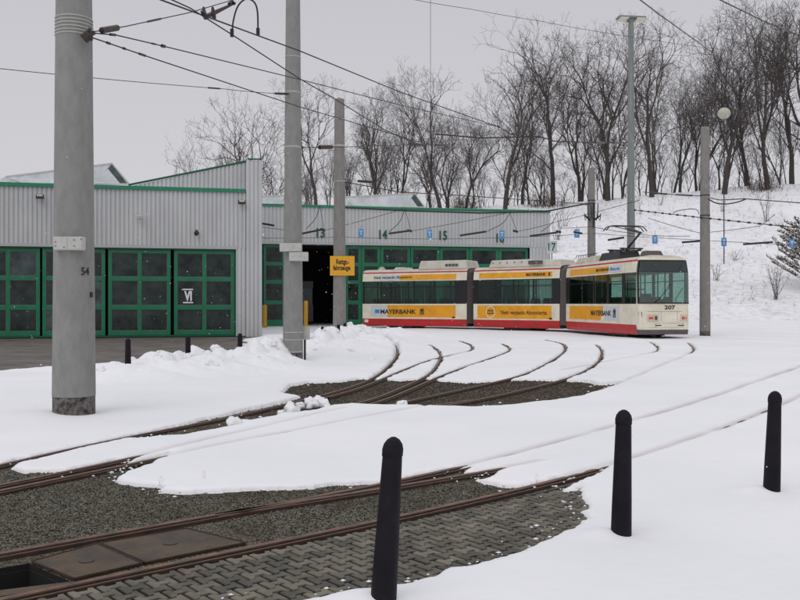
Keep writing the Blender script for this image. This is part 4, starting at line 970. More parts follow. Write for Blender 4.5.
def section(S, wins, panels, u1, cap0=True, cap1=True, lowdark=None):
    for nm, m in (('skirt','red'),('side_panel','cream'),('cornice','cream'),('red_stripe','red'),('roof','cream_roof')):
        mb = MB(); strip(mb, S, 0, u1, PR[nm]); ob = mb.build(nm, M[m], tram, smooth=(nm == 'roof'))
        if nm == 'cornice': corn = ob
        if nm == 'side_panel': side = ob
    for cap, uu in ((cap0,0),(cap1,u1)):
        if cap:
            mb = MB(); ol = [(v,z_) for k in ('skirt','side_panel') for v,z_ in PR[k]]+[(0,WT)]+[(v,z_) for k in ('cornice','red_stripe','roof') for v,z_ in PR[k]]
            pts = [S.fr(uu,v+.003,z_) for v,z_ in ol]+[S.fr(uu,TW-v-.003,z_) for v,z_ in reversed(ol)]; mb.poly(pts); mb.build('end_panel', M['cream'] if (S is S1 and uu == 0) else M['bellows'], tram)
    # window band
    edges_ = [(0.0, wins[0][0])]+[(a[1],b_[0]) for a,b_ in zip(wins[:-1],wins[1:])]+[(wins[-1][1],u1)]
    for (a,b_) in edges_:
        for v in (0.004, TW-.044): fr_ = MB(); fr_.box(S.fr,a+.001,b_-.001,v,v+.04,WB+.002,WT-.002); fr_.build('window_post', M['frame_blk'], tram)
    for (a,b_) in wins:
        for v, tp in ((.012,0),(TW-.012,1)):
            g_ = MB(); g_.quad(S.fr(a,v,WB),S.fr(b_,v,WB),S.fr(b_,v,WT),S.fr(a,v,WT)); pn = g_.build('window', M['glass'], tram)
            s = MB(); zz = WT-.38; s.box(S.fr,a,b_,v-.012 if tp == 0 else v-.02,v+.02 if tp == 0 else v+.008,zz,zz+.035); s.build('transom', M['frame_blk'], pn)
    # interior
    mb = MB(); mb.quad(S.fr(0,.05,.75),S.fr(u1,.05,.75),S.fr(u1,TW-.05,.75),S.fr(0,TW-.05,.75)); mb.build('floor', M['inside_dark'], tram)
    mb = MB(); mb.quad(S.fr(0,.1,3.2),S.fr(u1,.1,3.2),S.fr(u1,TW-.1,3.2),S.fr(0,TW-.1,3.2)); mb.build('ceiling', M['inside'], tram)
    k = .7
    while k < u1-.7:
        for v in (.15,.62,TW-1.02,TW-.55):
            if random.random() < .12: continue
            sb = MB(); sb.box(S.fr,k,k+.42,v,v+.40,1.14,1.22); sb.box(S.fr,k-.07,k,v,v+.40,1.14,1.80); sb.box(S.fr,k-.06,k-.01,v+.06,v+.34,1.80,1.90); sb.build('seat', M['seat'], tram)
        if random.random() < .7:
            pb = MB(); pb.tube([S.fr(k+.1,.62,.75),S.fr(k+.1,.62,3.2)], .022, 6); pb.build('grab_pole', M['rail_pole'], tram)
        k += .82
    return side, corn
def wl(S, prs): return [(S.u(a),S.u(b_)) for a,b_ in prs]
w1 = wl(S1, [(364.2,377),(378,390.2),(391.8,413),(414.8,433.6),(435.2,454.6)])
w2 = wl(S2, [(478.2,495),(496.2,512.8),(514.0,532.6),(534.2,552)])
w3 = wl(S3, [(569.6,581.6),(582.6,592.8),(594.2,606.6),(608.8,621.8),(624.8,635.6)])
s1p, c1 = section(S1, w1, [], S1.L, True, True)
s2p, c2 = section(S2, w2, [], S2.L)
U3 = S3.L-.12
s3p, c3 = section(S3, w3, [], U3, True, False)
# adverts
def ad(S, px0, px1, z0, z1, m, par, slope=None, v=-.006):
    a, b_ = S.u(px0), S.u(px1); mb = MB()
    vv_ = lambda z_: v if z_ < 3.0 else v+.02+(z_-3.2)*.19
    if slope: mb.quad(S.fr(a,vv_(z0),z0),S.fr(b_-slope,vv_(z0),z0),S.fr(b_,vv_(z1),z1),S.fr(a,vv_(z1),z1))
    else: mb.quad(S.fr(a,vv_(z0),z0),S.fr(b_,vv_(z0),z0),S.fr(b_,vv_(z1),z1),S.fr(a,vv_(z1),z1))
    return mb.build('advert_panel', M[m], par)
def adtext(S, s, px0, px1, zc_, size, m, par, v=-.012, bold=.004):
    a, b_ = S.u(px0), S.u(px1); vv_ = v if zc_ < 3 else v+.0+(zc_-3.2)*.19+.012
    up = Vector((0,0,1)) if zc_ < 3 else (S.n*.19+Vector((0,0,1))).normalized()
    return text('advert_lettering', s, size, m, par, S.fr((a+b_)/2,vv_,zc_), tuple(S.dir), up=up, width=b_-a, bold=bold)
# panels lie flat on the vertical lower panel; on the leaning cornice they follow it
ad(S1,387.5,455.5,.76,1.50,'orange',s1p); ad(S1,371,386.8,.80,1.46,'ad_white',s1p)
ad(S1,400,456,3.05,3.37,'orange',c1); ad(S1,379,399.6,3.05,3.37,'ad_white',c1)
adtext(S1,'MAYERBANK',380.5,416,1.10,.36,M['adtext'],s1p,bold=.012); ad(S1,375,379.5,1.0,1.22,'blue',s1p,v=-.010)
adtext(S1,'Nett verpackt Abonniert',374,412,3.2,.22,M['adtext'],c1)
ad(S2,477.5,551.5,.74,1.48,'orange',s2p); ad(S2,479,552,3.07,3.37,'orange',c2)
adtext(S2,'Nett verpackt Abonnierte.',501,547.5,1.06,.32,M['adtext'],s2p,bold=.006)
adtext(S2,'MAYERBANK',526,546,3.22,.22,M['adtext'],c2,bold=.008)
ad(S3,569.6,603.5,.66+.14,1.47,'orange',s3p,slope=.35); ad(S3,604.5,619,.80,1.47,'ad_white',s3p)
ad(S3,569.8,608,3.07,3.37,'orange',c3); ad(S3,609,621,3.07,3.37,'ad_white',c3)
adtext(S3,'MAYERBANK',591,611.5,1.14,.34,M['adtext'],s3p,bold=.01); adtext(S3,'MAYERBANK',596,609,3.22,.2,M['adtext'],c3); adtext(S3,'Bank',610,620,3.22,.2,M['blue'],c3)
def ring(S, px, zc_, r, m, par, w_=.03, v=-.012, sx=1.0):
    uc = S.u(px); mb = MB(); n = 20
    for i in range(n):
        a0, a1 = 2*math.pi*i/n, 2*math.pi*(i+1)/n
        P = [(math.cos(a)*rr_*sx, math.sin(a)*rr_) for a,rr_ in ((a0,r),(a1,r),(a1,r-w_),(a0,r-w_))]; mb.quad(*[S.fr(uc+x_,v,zc_+y_) for x_,y_ in P])
    mb.build('advert_logo', m, par)
ring(S2, 490.5, 1.11, .34, M['cream'], s2p, .05, sx=.95)
adtext(S2,'jetzt',487.5,493.5,1.18,.16,M['adtext'],s2p,v=-.016); adtext(S2,'mobil',487,494,1.04,.16,M['adtext'],s2p,v=-.016)
def lion(S, px, zc_, h, m, par, v=-.013):   # small crowned mark behind the name
    uc = S.u(px); mb = MB()
    for (a,b_,c,d_) in [(-.4,.4,-.5,-.38),(-.34,-.2,-.38,.1),(.2,.34,-.38,.1),(-.36,.36,.1,.26),(-.12,.12,-.3,.1),(-.26,-.02,.26,.42),(.05,.25,.26,.5)]: mb.quad(S.fr(uc+a*h,v,zc_+c*h),S.fr(uc+b_*h,v,zc_+c*h),S.fr(uc+b_*h,v,zc_+d_*h),S.fr(uc+a*h,v,zc_+d_*h))
    mb.build('advert_logo', m, par)
lion(S1,422,1.12,.38,M['adtext'],s1p); lion(S2,549.3,3.22,.2,M['adtext'],c2,v=-.005); lion(S3,614.5,1.16,.42,M['adtext'],s3p)
b = MB(); b.quad(S1.fr(.15,-.008,.42),S1.fr(.42,-.008,.42),S1.fr(.42,-.008,.60),S1.fr(.15,-.008,.60)); b.build('number_sticker', M['cream'], s1p)
for S,px in ((S1,452),(S2,549)):
    a = S.u(px); b = MB(); b.quad(S.fr(a,-.006,.72),S.fr(a+.2,-.006,.72),S.fr(a+.2,-.006,.82),S.fr(a,-.006,.82)); b.build('step_lamp', M['frame_blk'], tram)
# bellows
def bellows(SA, SB):
    ol = [(.05,.42),(.05,1.5),(.05,2.9),(.12,3.45),(.5,3.66),(TW/2,3.70)]; ol = ol+[(TW-v,z_) for v,z_ in reversed(ol[:-1])]
    mb = MB(); n = 9; A_ = [SA.fr(SA.L,v,z_) for v,z_ in ol]; B_ = [SB.fr(0,v,z_) for v,z_ in ol]; m_ = len(ol)
    cen = sum(A_+B_, Vector())/(2*m_)
    for i in range(2*n+1):
        t_ = i/(2*n)
        for a,b_ in zip(A_,B_):
            p = a.lerp(b_,t_); s = .05 if i%2 == 0 else -.01; dv = (p-cen); dv.z *= .3; mb.v.append(p-dv.normalized()*s if False else p+dv.normalized()*(-s))
    for i in range(2*n):
        for k in range(m_-1): mb.f.append((i*m_+k, i*m_+k+1, (i+1)*m_+k+1, (i+1)*m_+k))
    mb.build('bellows', M['bellows'], tram)
bellows(S1,S2); bellows(S2,S3)
# bogies
def bogie(S, u0, u1):
    b = MB(); b.box(S.fr,u0,u1,.25,TW-.25,.12,.5); o = b.build('bogie', M['black'], tram)
    for uu in (u0+.3,u1-.3):
        for v in (.42,TW-.42):
            wv = MB(); n = 18; r_ = .30; c0 = [S.fr(uu+math.cos(2*math.pi*i/n)*r_,v-.06,.31+math.sin(2*math.pi*i/n)*r_) for i in range(n)]; c1_ = [S.fr(uu+math.cos(2*math.pi*i/n)*r_,v+.06,.31+math.sin(2*math.pi*i/n)*r_) for i in range(n)]
            wv.poly(c0); wv.poly(list(reversed(c1_)));
            for i in range(n): j = (i+1)%n; wv.quad(c0[i],c0[j],c1_[j],c1_[i])
            wv.build('wheel', M['black'], o)
bogie(S1,1.6,3.4); bogie(S2,2.0,3.8); bogie(S3,4.9,6.9)
# front end: plan outline lofted over heights
zsn = [.24,.45,.66,.9,1.1,1.60,2.2,2.62,3.0,3.3,3.47,3.545,3.63,3.69,3.735]
def outline(z_):
    k = float(np.interp(z_, [.2,.5,1.0,1.6,2.3,3.0,3.47,3.63,3.735], [.02,0,.0,.01,.05,.12,.17,.22,.34]))
    e_ = float(np.interp(z_, [.2,.66,3.0,3.47,3.55,3.63,3.69,3.745], [.05,0,0,.07,.085,.16,.34,.7])); fr_ = .38-k
    pts = [(0,e_),(fr_*.45,e_+.004),(fr_*.74,e_+.03),(fr_*.90,e_+.10),(fr_*.96,e_+.28),(fr_*.99,e_+.6)]
    return pts+[(fr_,TW/2)]+[(u_,TW-v_) for u_,v_ in reversed(pts)]
def nose(faces, name, m, par=tram, off=0.0, smooth=True):
    mb = MB(); ids = {}
    def vid(i,k):
        if (i,k) not in ids:
            o_ = outline(zsn[i])[k]; dx, dy = o_[0]+.3, o_[1]-TW/2; l_ = math.hypot(dx,dy)+1e-6
            ids[(i,k)] = len(mb.v); mb.v.append(S3.fr(U3+o_[0]+dx/l_*off, o_[1]+dy/l_*off, zsn[i]))
        return ids[(i,k)]
    for i,k in faces: mb.f.append((vid(i,k),vid(i,k+1),vid(i+1,k+1),vid(i+1,k)))
    return mb.build(name, M[m], par, smooth=smooth)
def npt(z_, f, off=.012):   # point on the nose; f from 0 (near side) to 1 (far side)
    o_ = outline(z_); vs = [p[1] for p in o_[2:-2]]; us = [p[0] for p in o_[2:-2]]; v_ = f*TW
    return S3.fr(U3+float(np.interp(v_, vs, us))+off, v_, z_)
ALL = range(12)
nose([(i,k) for i in range(1,5) for k in ALL]+[(i,k) for i in range(5,10) for k in (0,11)]+[(i,k) for i in (10,11) for k in ALL], 'front_panel', 'cream')
nose([(0,k) for k in ALL], 'bumper', 'bellows', off=.02)
nose([(i,k) for i in (12,13) for k in ALL], 'front_roof', 'cream_roof')
ws = nose([(i,k) for i in (5,6,7) for k in range(1,11)], 'windshield', 'glass_front', off=-.01)
nose([(i,k) for i in (8,9) for k in range(1,11)], 'destination_display', 'glass', off=-.008)
nose([(i,k) for i in (8,9) for k in range(1,11)], 'display_housing', 'inside_dark', off=-.10)
mb = MB(); mb.poly([S3.fr(U3+o_[0],o_[1],3.735) for o_ in outline(3.735)]+[S3.fr(U3-.05,TW/2,3.745)]); mb.build('front_roof', M['cream_roof'], tram)
# rubber frame round the windshield
fb = MB()
def nl(z_, k, off=.004): o_ = outline(z_)[k]; return S3.fr(U3+o_[0]+off, o_[1], z_)
fb.tube([nl(1.62,k) for k in range(1,12)], .035, 6); fb.tube([nl(3.49,k) for k in range(1,12)], .03, 6); fb.tube([nl(3.0,k) for k in range(1,12)], .02, 6)
for k in (1,11): fb.tube([nl(z_,k) for z_ in (1.6,2.2,2.6,3.0,3.3,3.48)], .042, 6)
fb.build('windshield_frame', M['frame_blk'], ws)
wb = MB(); wb.tube([npt(1.66,.30,.05),npt(1.80,.38,.05),npt(2.45,.62,.06)], .014, 5); wb.tube([npt(1.66,.72,.05),npt(1.78,.70,.05),npt(2.3,.86,.06)], .014, 5); wb.build('wiper', M['frame_blk'], ws)
# black recess at the near corner, panel joints, bumper strip, lamps
mb = MB()
for k in (2,):
    mb.quad(nl(.28,1,.012)-S3.n*.006,nl(.28,3,.012)-S3.n*.008,nl(1.22,3,.012)-S3.n*.008,nl(1.22,1,.012)-S3.n*.006)
mb.build('corner_recess', M['frame_blk'], tram)
def npatch(f0, f1, z0, z1, name, m, off=.012, n=5, par=tram):
    mb = MB()
    for i in range(n):
        a = f0+(f1-f0)*i/n; b_ = f0+(f1-f0)*(i+1)/n; mb.quad(npt(z0,a,off),npt(z0,b_,off),npt(z1,b_,off),npt(z1,a,off))
    return mb.build(name, M[m], par)
for f0,f1 in ((.14,.36),(.80,.965)):
    hl = npatch(f0,f1,.83,1.10,'headlight','lamp_glass',.012); npatch(f0+.03,(f0+f1)/2+.01,.90,1.02,'indicator','head_red',.018,par=hl); npatch((f0+f1)/2+.03,f1-.03,.91,1.01,'reflector','head_red',.018,par=hl) if f0 > .5 else npatch((f0+f1)/2+.035,f1-.02,.88,1.05,'reflector','bellows',.018,par=hl)
    fb = MB()
    for (a,b_,c,d_) in ((f0,f1,.825,.835),(f0,f1,1.095,1.105)): fb.quad(npt(c,a,.02),npt(c,b_,.02),npt(d_,b_,.02),npt(d_,a,.02))
    fb.build('lamp_trim', M['head_red'], hl)
for f0,f1,z0,z1 in ((.02,.98,1.245,1.258),(.03,.97,.545,.553),(.30,.86,.74,.748),(.30,.306,.55,.745),(.855,.861,.55,.745),(.42,.424,.83,1.245),(.74,.744,.83,1.245)): npatch(f0,f1,z0,z1,'panel_joint','mark_grey',.010,n=6)
for f0 in (.30,.75): npatch(f0,f0+.12,.62,.66,'grip_slot','frame_blk',.014,n=2)
c_ = npt(1.43,.59,.02); text('fleet_number', '207', .24, M['frame_blk'], tram, c_, tuple(S3.n), bold=.006, width=.50)
# cab interior
mb = MB(); mb.box(S3.fr,U3-.35,U3+.12,.15,TW-.15,.75,1.52); mb.build('dashboard', M['inside_dark'], tram)
mb = MB(); mb.box(S3.fr,U3-1.15,U3-1.05,.75,1.45,.75,1.5); mb.box(S3.fr,U3-1.15,U3-.65,.75,1.3,1.15,1.28); mb.box(S3.fr,U3-1.2,U3-1.08,.8,1.25,1.28,2.05); mb.build('driver_seat', M['seat'], tram)
mb = MB()
for v in (.25,.9,1.15,1.75,2.1): mb.tube([S3.fr(U3-1.4-.3*(v%.4),v,.75),S3.fr(U3-1.4-.3*(v%.4),v,3.2)], .03, 6)
mb.tube([S3.fr(U3-1.5,.2,2.25),S3.fr(U3-1.5,1.15,2.25)], .03, 6); mb.build('cab_partition', M['frame_blk'], tram)
# mirrors
mb = MB(); a_ = S3.fr(U3+.1,-.03,2.9); mb.tube([a_, a_+S3.dir*.12-S3.n*.16], .015, 5); mb.build('mirror_arm', M['black'], tram)
# roof equipment
def rbox(S, u0, u1, v0, v1, z0, z1, name, m, bev=.04):
    b = MB(); sl_ = .12; P = [S.fr(u0,v0,z0),S.fr(u1,v0,z0),S.fr(u1,v1,z0),S.fr(u0,v1,z0),S.fr(u0+sl_,v0+sl_,z1),S.fr(u1-sl_,v0+sl_,z1),S.fr(u1-sl_,v1-sl_,z1),S.fr(u0+sl_,v1-sl_,z1)]
    b.hexa(P); o = b.build(name, M[m], tram); md = o.modifiers.new('bevel','BEVEL'); md.width = bev; md.segments = 2; return o
r1 = rbox(S1, S1.u(416.5), S1.L-.05, .18, TW-.18, 3.66, 4.20, 'roof_unit', 'cream_roof', .06)
b = MB(); a_ = S1.u(444)
for k in range(4): b.box(S1.fr,a_+k*.22,a_+k*.22+.16,.155+.0,.20,3.84,3.98)
b.build('air_vent', M['bellows'], r1)
rbox(S1, S1.u(374), S1.u(377), .5, 1.2, 3.70, 3.92, 'roof_vent', 'cream_roof'); rbox(S1, S1.u(390), S1.u(400), .4, TW-.4, 3.70, 3.86, 'roof_hatch', 'cream_roof')
r2 = rbox(S2, S2.u(486.5), S2.u(531), .18, TW-.18, 3.66, 4.10, 'roof_unit', 'cream_roof', .06); rbox(S2, S2.u(531.5), S2.L-.1, .3, TW-.3, 3.66, 4.04, 'roof_unit', 'cream_roof', .05)
b = MB()
a_ = S2.u(527)
b.box(S2.fr,a_,a_+.9,.12,.20,3.80,4.0); b.build('air_vent', M['bellows'], r2)
for k in range(5):
    a_ = S2.u(490)+k*.5; b = MB(); b.box(S2.fr,a_,a_+.06,.20,.26,3.92,3.98); b.build('roof_bolt', M['mark_grey'], r2)
rbox(S3, .5, 1.9, .3, TW-.3, 3.68, 3.98, 'roof_unit', 'cream_roof'); rbox(S3, 2.0, 2.9, .35, TW-.35, 3.68, 4.02, 'roof_unit', 'cream_roof')
rbox(S3, 3.0, 5.3, .55, 1.75, 3.71, 4.10, 'resistor_box', 'black', .02)
rbox(S3, 6.8, 7.5, .85, 1.80, 3.70, 4.0, 'resistor_box', 'bellows', .03)
for k in range(8): b = MB(); b.tube([S3.fr(.6+k*.32,.34,3.98),S3.fr(.6+k*.32,.34,4.1),S3.fr(.7+k*.32,.5,4.12)], .02, 5); b.build('roof_cable', M['black'], tram)
# pantograph, raised
pan = MB(); u0 = 4.6; zb = 4.10
for v in (.75,1.6): pan.box(S3.fr,u0-.7,u0+.9,v-.04,v+.04,zb,zb+.08)
for u_ in (u0-.6,u0+.8): pan.box(S3.fr,u_-.04,u_+.04,.6,1.75,zb+.081,zb+.15)
base = pan.build('pantograph', M['black'], tram)
kn = S3.fr(u0+1.75,1.18,zb+.78); top = S3.fr(u0+.1,1.18,zb+1.16)
pan = MB(); pan.tube([S3.fr(u0+.25,1.18,zb+.1), kn], [.06,.045], 6); pan.tube([S3.fr(u0+.6,1.02,zb+.1), kn+Vector((0,0,.06))], .022, 5); pan.build('lower_arm', M['black'], base)
pan = MB(); pan.tube([kn, top], [.045,.035], 6); pan.tube([kn-S3.n*.1, top-S3.n*.28], .02, 5); pan.tube([kn+S3.n*.1, top+S3.n*.28], .02, 5); pan.build('upper_arm', M['black'], base)
pan = MB()
for du in (-.16,.16):
    c0 = top+S3.dir*du+Vector((0,0,.08)); pan.tube([c0-S3.n*1.05-Vector((0,0,.24)), c0-S3.n*.88-Vector((0,0,.05)), c0-S3.n*.7, c0+S3.n*.7, c0+S3.n*.88-Vector((0,0,.05)), c0+S3.n*1.05-Vector((0,0,.24))], .028, 5)
for s in (-.6,.6): pan.tube([top+S3.n*s-S3.dir*.16+Vector((0,0,.08)), top+S3.n*s+S3.dir*.16+Vector((0,0,.08))], .02, 5); pan.tube([top+S3.n*s*.5, top+S3.n*s+Vector((0,0,.06))], .02, 5)
pan.build('contact_strip', M['black'], base)

# ------------------------------------------------------------------ overhead line
NW = 0
def wire(pts, r, label, sag=0.0, group='wires of the overhead line', name='overhead_wire', ins=(), m='wire', cat='wire'):
    """pts = (px, py, distance); straight runs with a little sag; ins = (segment, t0, t1, radius) insulators"""
    W = [at(*p) for p in pts]; P = []
    for a,b_ in zip(W[:-1],W[1:]):
        n = 10
        for k in range(n):
            t_ = k/n; P.append(a.lerp(b_,t_)-Vector((0,0,sag*4*t_*(1-t_))))
    P.append(W[-1]); mb = MB(); mb.tube(P, r, 5)
    if ins:
        t = thing(name, tuple(W[0]), label, cat, group); mb.build('strand', M[m], t)
        for (sg,t0,t1,rr_) in ins:
            a, b_ = W[sg].lerp(W[sg+1],t0), W[sg].lerp(W[sg+1],t1); a -= Vector((0,0,sag*4*t0*(1-t0))); b_ -= Vector((0,0,sag*4*t1*(1-t1)))
            q_ = MB(); q_.tube([a, a.lerp(b_,.08), a.lerp(b_,.10), a.lerp(b_,.9), a.lerp(b_,.92), b_], [rr_*.4,rr_*.4,rr_,rr_,rr_*.4,rr_*.4], 8); q_.build('insulator', M['insul'], t)
    else:
        t = tag(mb.build(name, M[m], org=tuple(W[0])), label, cat, group)
    return t
wire([(92,32,12.4),(125,26.5,13.1),(190,12.5,14.5),(236,-1,15.6)], .008, 'span wire with a dark insulator rising right from the mast numbered 54', ins=[(0,.22,.82,.045),(1,.3,.55,.016)])
wire([(93,33,12.4),(116,35,13),(165,46.5,14.3),(300,79.5,19),(400,105,24),(497,126.5,31)], .010, 'middle pull-off wire from the mast numbered 54 running right towards the wood', ins=[(0,.7,1,.02),(1,.92,1,.028),(1,.7,.8,.016)])
wire([(92,37.5,12.4),(146,56,13.6),(300,107,18.5),(345,120,21),(440,148,26)], .010, 'lower pull-off wire from the mast numbered 54 passing in front of two masts', ins=[(0,.25,.32,.02),(0,.55,.6,.02),(0,.85,1.0,.02)])
wire([(-30,66.5,17),(0,68.6,17.6),(225,89,22),(289,94,23.5)], .008, 'thin span wire from the left edge to the tall mast', sag=.02, ins=[(1,.9,.98,.02),(2,.75,1.0,.03)])
wire([(145,-6,13.5),(202,15,15),(300,51,19),(400,92,25),(476,119,30),(500,127,33)], .014, 'contact wire running from the top left down towards the wood')
wire([(150,-10,13.8),(190,8,14.8),(231,34,16),(300,79,18.5),(334,98.5,20),(385,130,23),(425,147,26)], .012, 'contact wire crossing below the other one and ending above the rear hall')
d = 15.6
t = thing('wire_junction', tuple(at(204,14,d)), 'dark clamp assembly where two overhead wires cross at the top', 'wire clamp')
b = MB(); b.tube([at(202,11,15),at(206,17,15.1),at(214,13,15.3),at(233,4,15.7)], [.035,.05,.04,.02], 7); b.build('beam', M['insul'], t)
for px in (203.5,212.5): b = MB(); b.tube([at(px,7,15.1),at(px+.8,14,15.1),at(px+2,19,15.1)], [.02,.045,.03], 7); b.build('clamp', M['insul'], t)
b = MB(); b.tube([at(229,4,15.6),at(232,1.5,15.7),at(235,4,15.7)], .03, 7); b.build('clamp', M['insul'], t)
P = spline([at(232,34,16),at(233.5,20,15.9),at(238,6,15.8),(at(246,-1,15.8)),at(254,2,15.9),at(257.5,12,16),at(258,33,16.4)], 5)
b = MB(); b.tube(P, .016, 6); b.tube([P[0]-Vector((0,0,.05)),P[0]+Vector((0,0,.09))], .035, 7); b.tube([P[-1]-Vector((0,0,.04)),P[-1]+Vector((0,0,.09))], .035, 7); tag(b.build('jumper_cable', M['wire'], org=P[0]), 'arched jumper cable joining two wires at the top', 'cable')
# mast clamp on 54
b = MB(); c = at(88,36,12.32); b.tube([c-Vector((.06,0,.05)),c+Vector((.03,0,.03))], .07, 7); b.tube([c,c+Vector((.09,.02,.06))], .03, 6); b.tube([c+Vector((.02,0,.1)),c+Vector((.04,0,-.06))], .03, 6); tag(b.build('mast_clamp', M['insul'], org=c), 'rusty clamp holding the wires on the mast numbered 54', 'wire clamp')
wire([(297,147.5,23.6),(317,147.3,24.2),(334,147,24.8),(345,147,25.5),(380,146,30),(413,144.5,34),(447,145,37)], .011, 'span wire with a thick black insulator between the two tall masts', ins=[(0,.0,.3,.05),(1,.05,.95,.06),(5,.0,.35,.05),(5,.6,1.0,.05)])
wire([(430.5,-10,34),(430.5,145,35)], .009, 'thin vertical wire dropping from the top above the rear hall')
wire([(345,182,33),(400,192,36),(470,196,42),(587,204,51)], .02, 'sagging span wire from the yellow-sign mast towards the short mast')
wire([(358,181,34),(372,182,34.5)], .05, 'short black insulator rod right of the yellow-sign mast', cat='insulator', name='insulator_rod')
wire([(345,207.5,50),(400,210.5,50),(480,213,50),(545,211.5,51),(587,203.5,52)], .045, 'thick dark feeder cable along the roof edge of the rear hall')
wire([(435,134,44),(480,138,46),(540,136.5,48),(553,141,49),(590,142.5,54),(627,143,60)], .035, 'dark span wire ending at the light mast', ins=[(4,.1,.4,.07),(4,.6,.8,.07)])
wire([(635,-4,20),(660,15,24),(702,45,32),(748,81,45),(782,108,60)], .016, 'overhead wire falling from the top edge through the crowns at the right')
wire([(712,-4,18),(767.5,23,22),(830,48,26)], .014, 'overhead wire cutting the upper right corner', ins=[(1,.2,.3,.02),(1,.45,.5,.03)])
wire([(405,-2,40),(470,9,42),(540,21,45),(600,32,48),(700,47,54),(830,61,62)], .012, 'very thin wire across the sky above the wood', sag=.02)
wire([(770,58,40),(785,66,40),(800,72,40),(830,78,40)], .03, 'dark hanging cable at the right edge among the crowns')
wire([(643,192,50),(672,194.5,47),(700,196,42),(720,200,42),(745,198.8,40),(830,205,36)], .022, 'span wire on the right concrete mast', ins=[(0,.2,.9,.05),(1,.1,.8,.05)])
P = spline([at(708,199,41.5),at(716,203,41.3),at(726,204,41),(at(738,202,41)),at(746,199,40)], 5); b = MB(); b.tube(P, .03, 5); tag(b.build('jumper_cable', M['wire'], org=P[0]), 'hanging jumper cable right of the right concrete mast', 'cable')
bd = [(0,k/9,k/9+.03,.045) for k in range(0,9)]+[(1,k/12,k/12+.02,.045) for k in range(0,12)]
wire([(634,210,47),(700,217.5,42),(830,231,34)], .020, 'beaded span wire crossing the snowy slope', ins=bd)
P = spline([at(673,213.5,44),at(677,211,44),at(690,209,44),at(697,210,43.5),at(699,214,43)], 4); b = MB(); b.tube(P, .02, 5); tag(b.build('jumper_cable', M['wire'], org=P[0]), 'small cable loop left of the right concrete mast', 'cable')
for i,(a,b_,lb) in enumerate([((682,242.3),(700,241),'dark insulator rod just left of the right concrete mast'),((743,244.3),(773,242),'dark insulator rod on the slope right of the right mast'),((302.5,233.5),(322,229.5),'dark insulator rod in front of gate number 13'),((389,233.5),(411,230.5),'dark insulator rod beside gate number 14'),((460,235.5),(486,231.5),'dark insulator rod right of gate number 15'),((262,223.5),(274,225.5),'dark insulator rod left of the tall mast'),((530,236,),(557,232.5),'dark insulator rod at the end of the rear hall'),((574,232),(582,233.5),'short insulator rod left of the short mast'),((608,240),(624,237.5),'dark insulator rod behind the pantograph')]):
    dd = 46; wire([(a[0],a[1],dd),(b_[0],b_[1],dd-.5)], .055, lb, name='insulator_rod', cat='insulator', group='insulator rods of the overhead line')
hang = [((320,206),(306,229),(324,230)),((405,209),(389,232),(411,231)),((510,213),(486,232),(517,231.5)),((557,213),(541,232),(560,232))]
for k,(a,b_,c) in enumerate(hang):
    lb = ['V-shaped hanger wires above gate number 13','V-shaped hanger wires right of gate number 14','V-shaped hanger wires left of gate number 16','V-shaped hanger wires at the end of the rear hall'][k]
    A_ = at(*a,47); P = spline([A_, at((a[0]*.7+b_[0]*.3)-.5,(a[1]*.45+b_[1]*.55),47), at(*b_,47)], 5); mb = MB(); mb.tube(P, .022, 4); mb.tube([A_, at(*c,47)], .016, 4); mb.tube([at(c[0]-4,c[1]-1,47),at(c[0]+1,c[1]+.5,47)], .06, 6)
    tag(mb.build('hanger_wire', M['wire'], org=A_), lb, 'wire', 'V-shaped hangers along the gates')
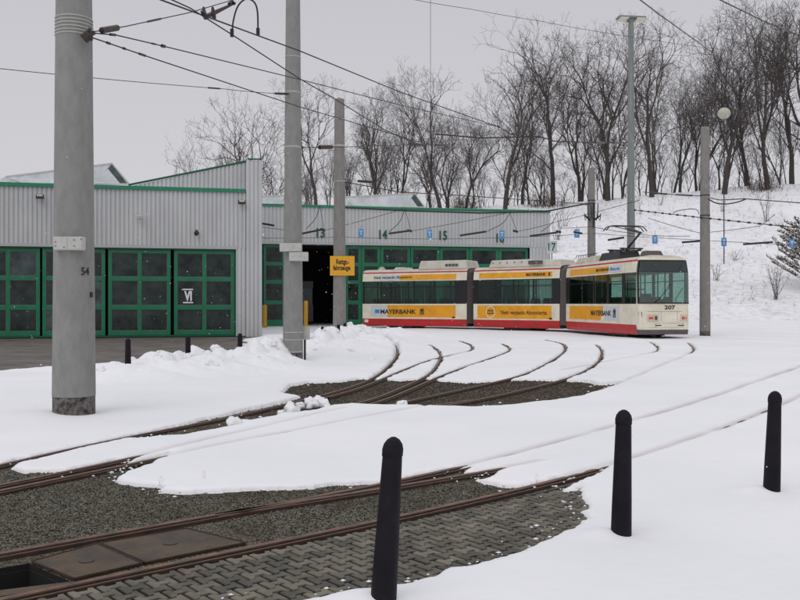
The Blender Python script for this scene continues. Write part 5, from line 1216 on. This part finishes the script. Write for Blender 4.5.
for pts,lb in [([(324,230,47),(345,225,47),(404,208.5,47)],'thin contact wire rising from gate number 13 to gate number 14'),([(411,231,47),(509,212.5,47)],'thin contact wire rising from gate number 14 past gate number 15'),([(517,231.5,47),(556,222,47),(640,200,44)],'thin contact wire rising from gate number 16 towards the slope'),([(262,227,47),(302,231,47)],'thin contact wire in front of the wall left of gate number 13'),
    ([(262,238,52),(340,237,52),(440,239,52),(545,236,52),(590,233,52),(700,240,46),(830,246,40)],'thin wire carrying the small blue signs'),([(560,228,46),(590,226.5,46),(645,235,46),(690,236,44)],'thin contact wire above the pantograph'),([(648,218,46),(700,233,44),(760,226,42),(775,214,42)],'thin hanger wire over the slope right of the light mast')]:
    wire(pts, .014, lb, sag=.03)
# blue signs
for px,py,lb in [(361,233,'small blue sign beside the yellow-sign mast'),(429.5,234,'small blue sign between gate numbers 14 and 15'),(502,234.5,'small blue sign covering the top of gate number 16'),(577,233.5,'small blue sign left of the short mast'),(655,239.5,'small blue sign over the slope above the tram cab'),(724,242,'small blue sign over the slope right of the right mast'),(792,243.5,'small blue sign in front of the conifer')]:
    d = float(np.interp(px,[340,600,800],[51.5,50,42])); c = at(px,py,d); t = thing('blue_sign', tuple(c), lb, 'sign', 'small blue signs hung along the overhead wires'); fr = box_frame(c.x, d)
    w_ = 2.6*d/F; h_ = 4.2*d/F; b = MB(); b.box(fr,-w_,w_,0,.02,c.z-h_,c.z+h_); b.build('panel', M['bluesign'], t)
    b = MB(); b.box(fr,-w_*.6,w_*.6,-.008,-.002,c.z+h_*.35,c.z+h_*.6); b.box(fr,-w_*.18,w_*.18,-.008,-.002,c.z-h_*.5,c.z+h_*.34); b.build('symbol', M['ad_white'], t)
    b = MB(); b.tube([(c.x,d+.01,c.z+h_),(c.x,d+.01,c.z+h_+.25)], .01, 4); b.build('hook', M['wire'], t)

# ------------------------------------------------------------------ falling snow
vv = []; ff = []; r = random.Random(12)
fc = [(0,2,4),(2,1,4),(1,3,4),(3,0,4),(2,0,5),(1,2,5),(3,1,5),(0,3,5)]
for i in range(2000):
    d = 3+47*r.random()**.7; x = r.uniform(-.62,.62)*d; z_ = r.uniform(.1,6+.2*d); s = r.uniform(.0022,.0048)*(1+d*.05); n = len(vv)
    for q_ in ((1,0,0),(-1,0,0),(0,1,0),(0,-1,0),(0,0,1),(0,0,-1)): vv.append((x+q_[0]*s, d+q_[1]*s, z_+q_[2]*s*1.2))
    ff += [tuple(n+k for k in f_) for f_ in fc]
me = bpy.data.meshes.new('falling_snow'); me.from_pydata(vv, [], ff); me.materials.append(M['white']); o = bpy.data.objects.new('falling_snow', me); col.objects.link(o)
tag(o, 'fine snowflakes drifting through the air', 'snow', kind='stuff')
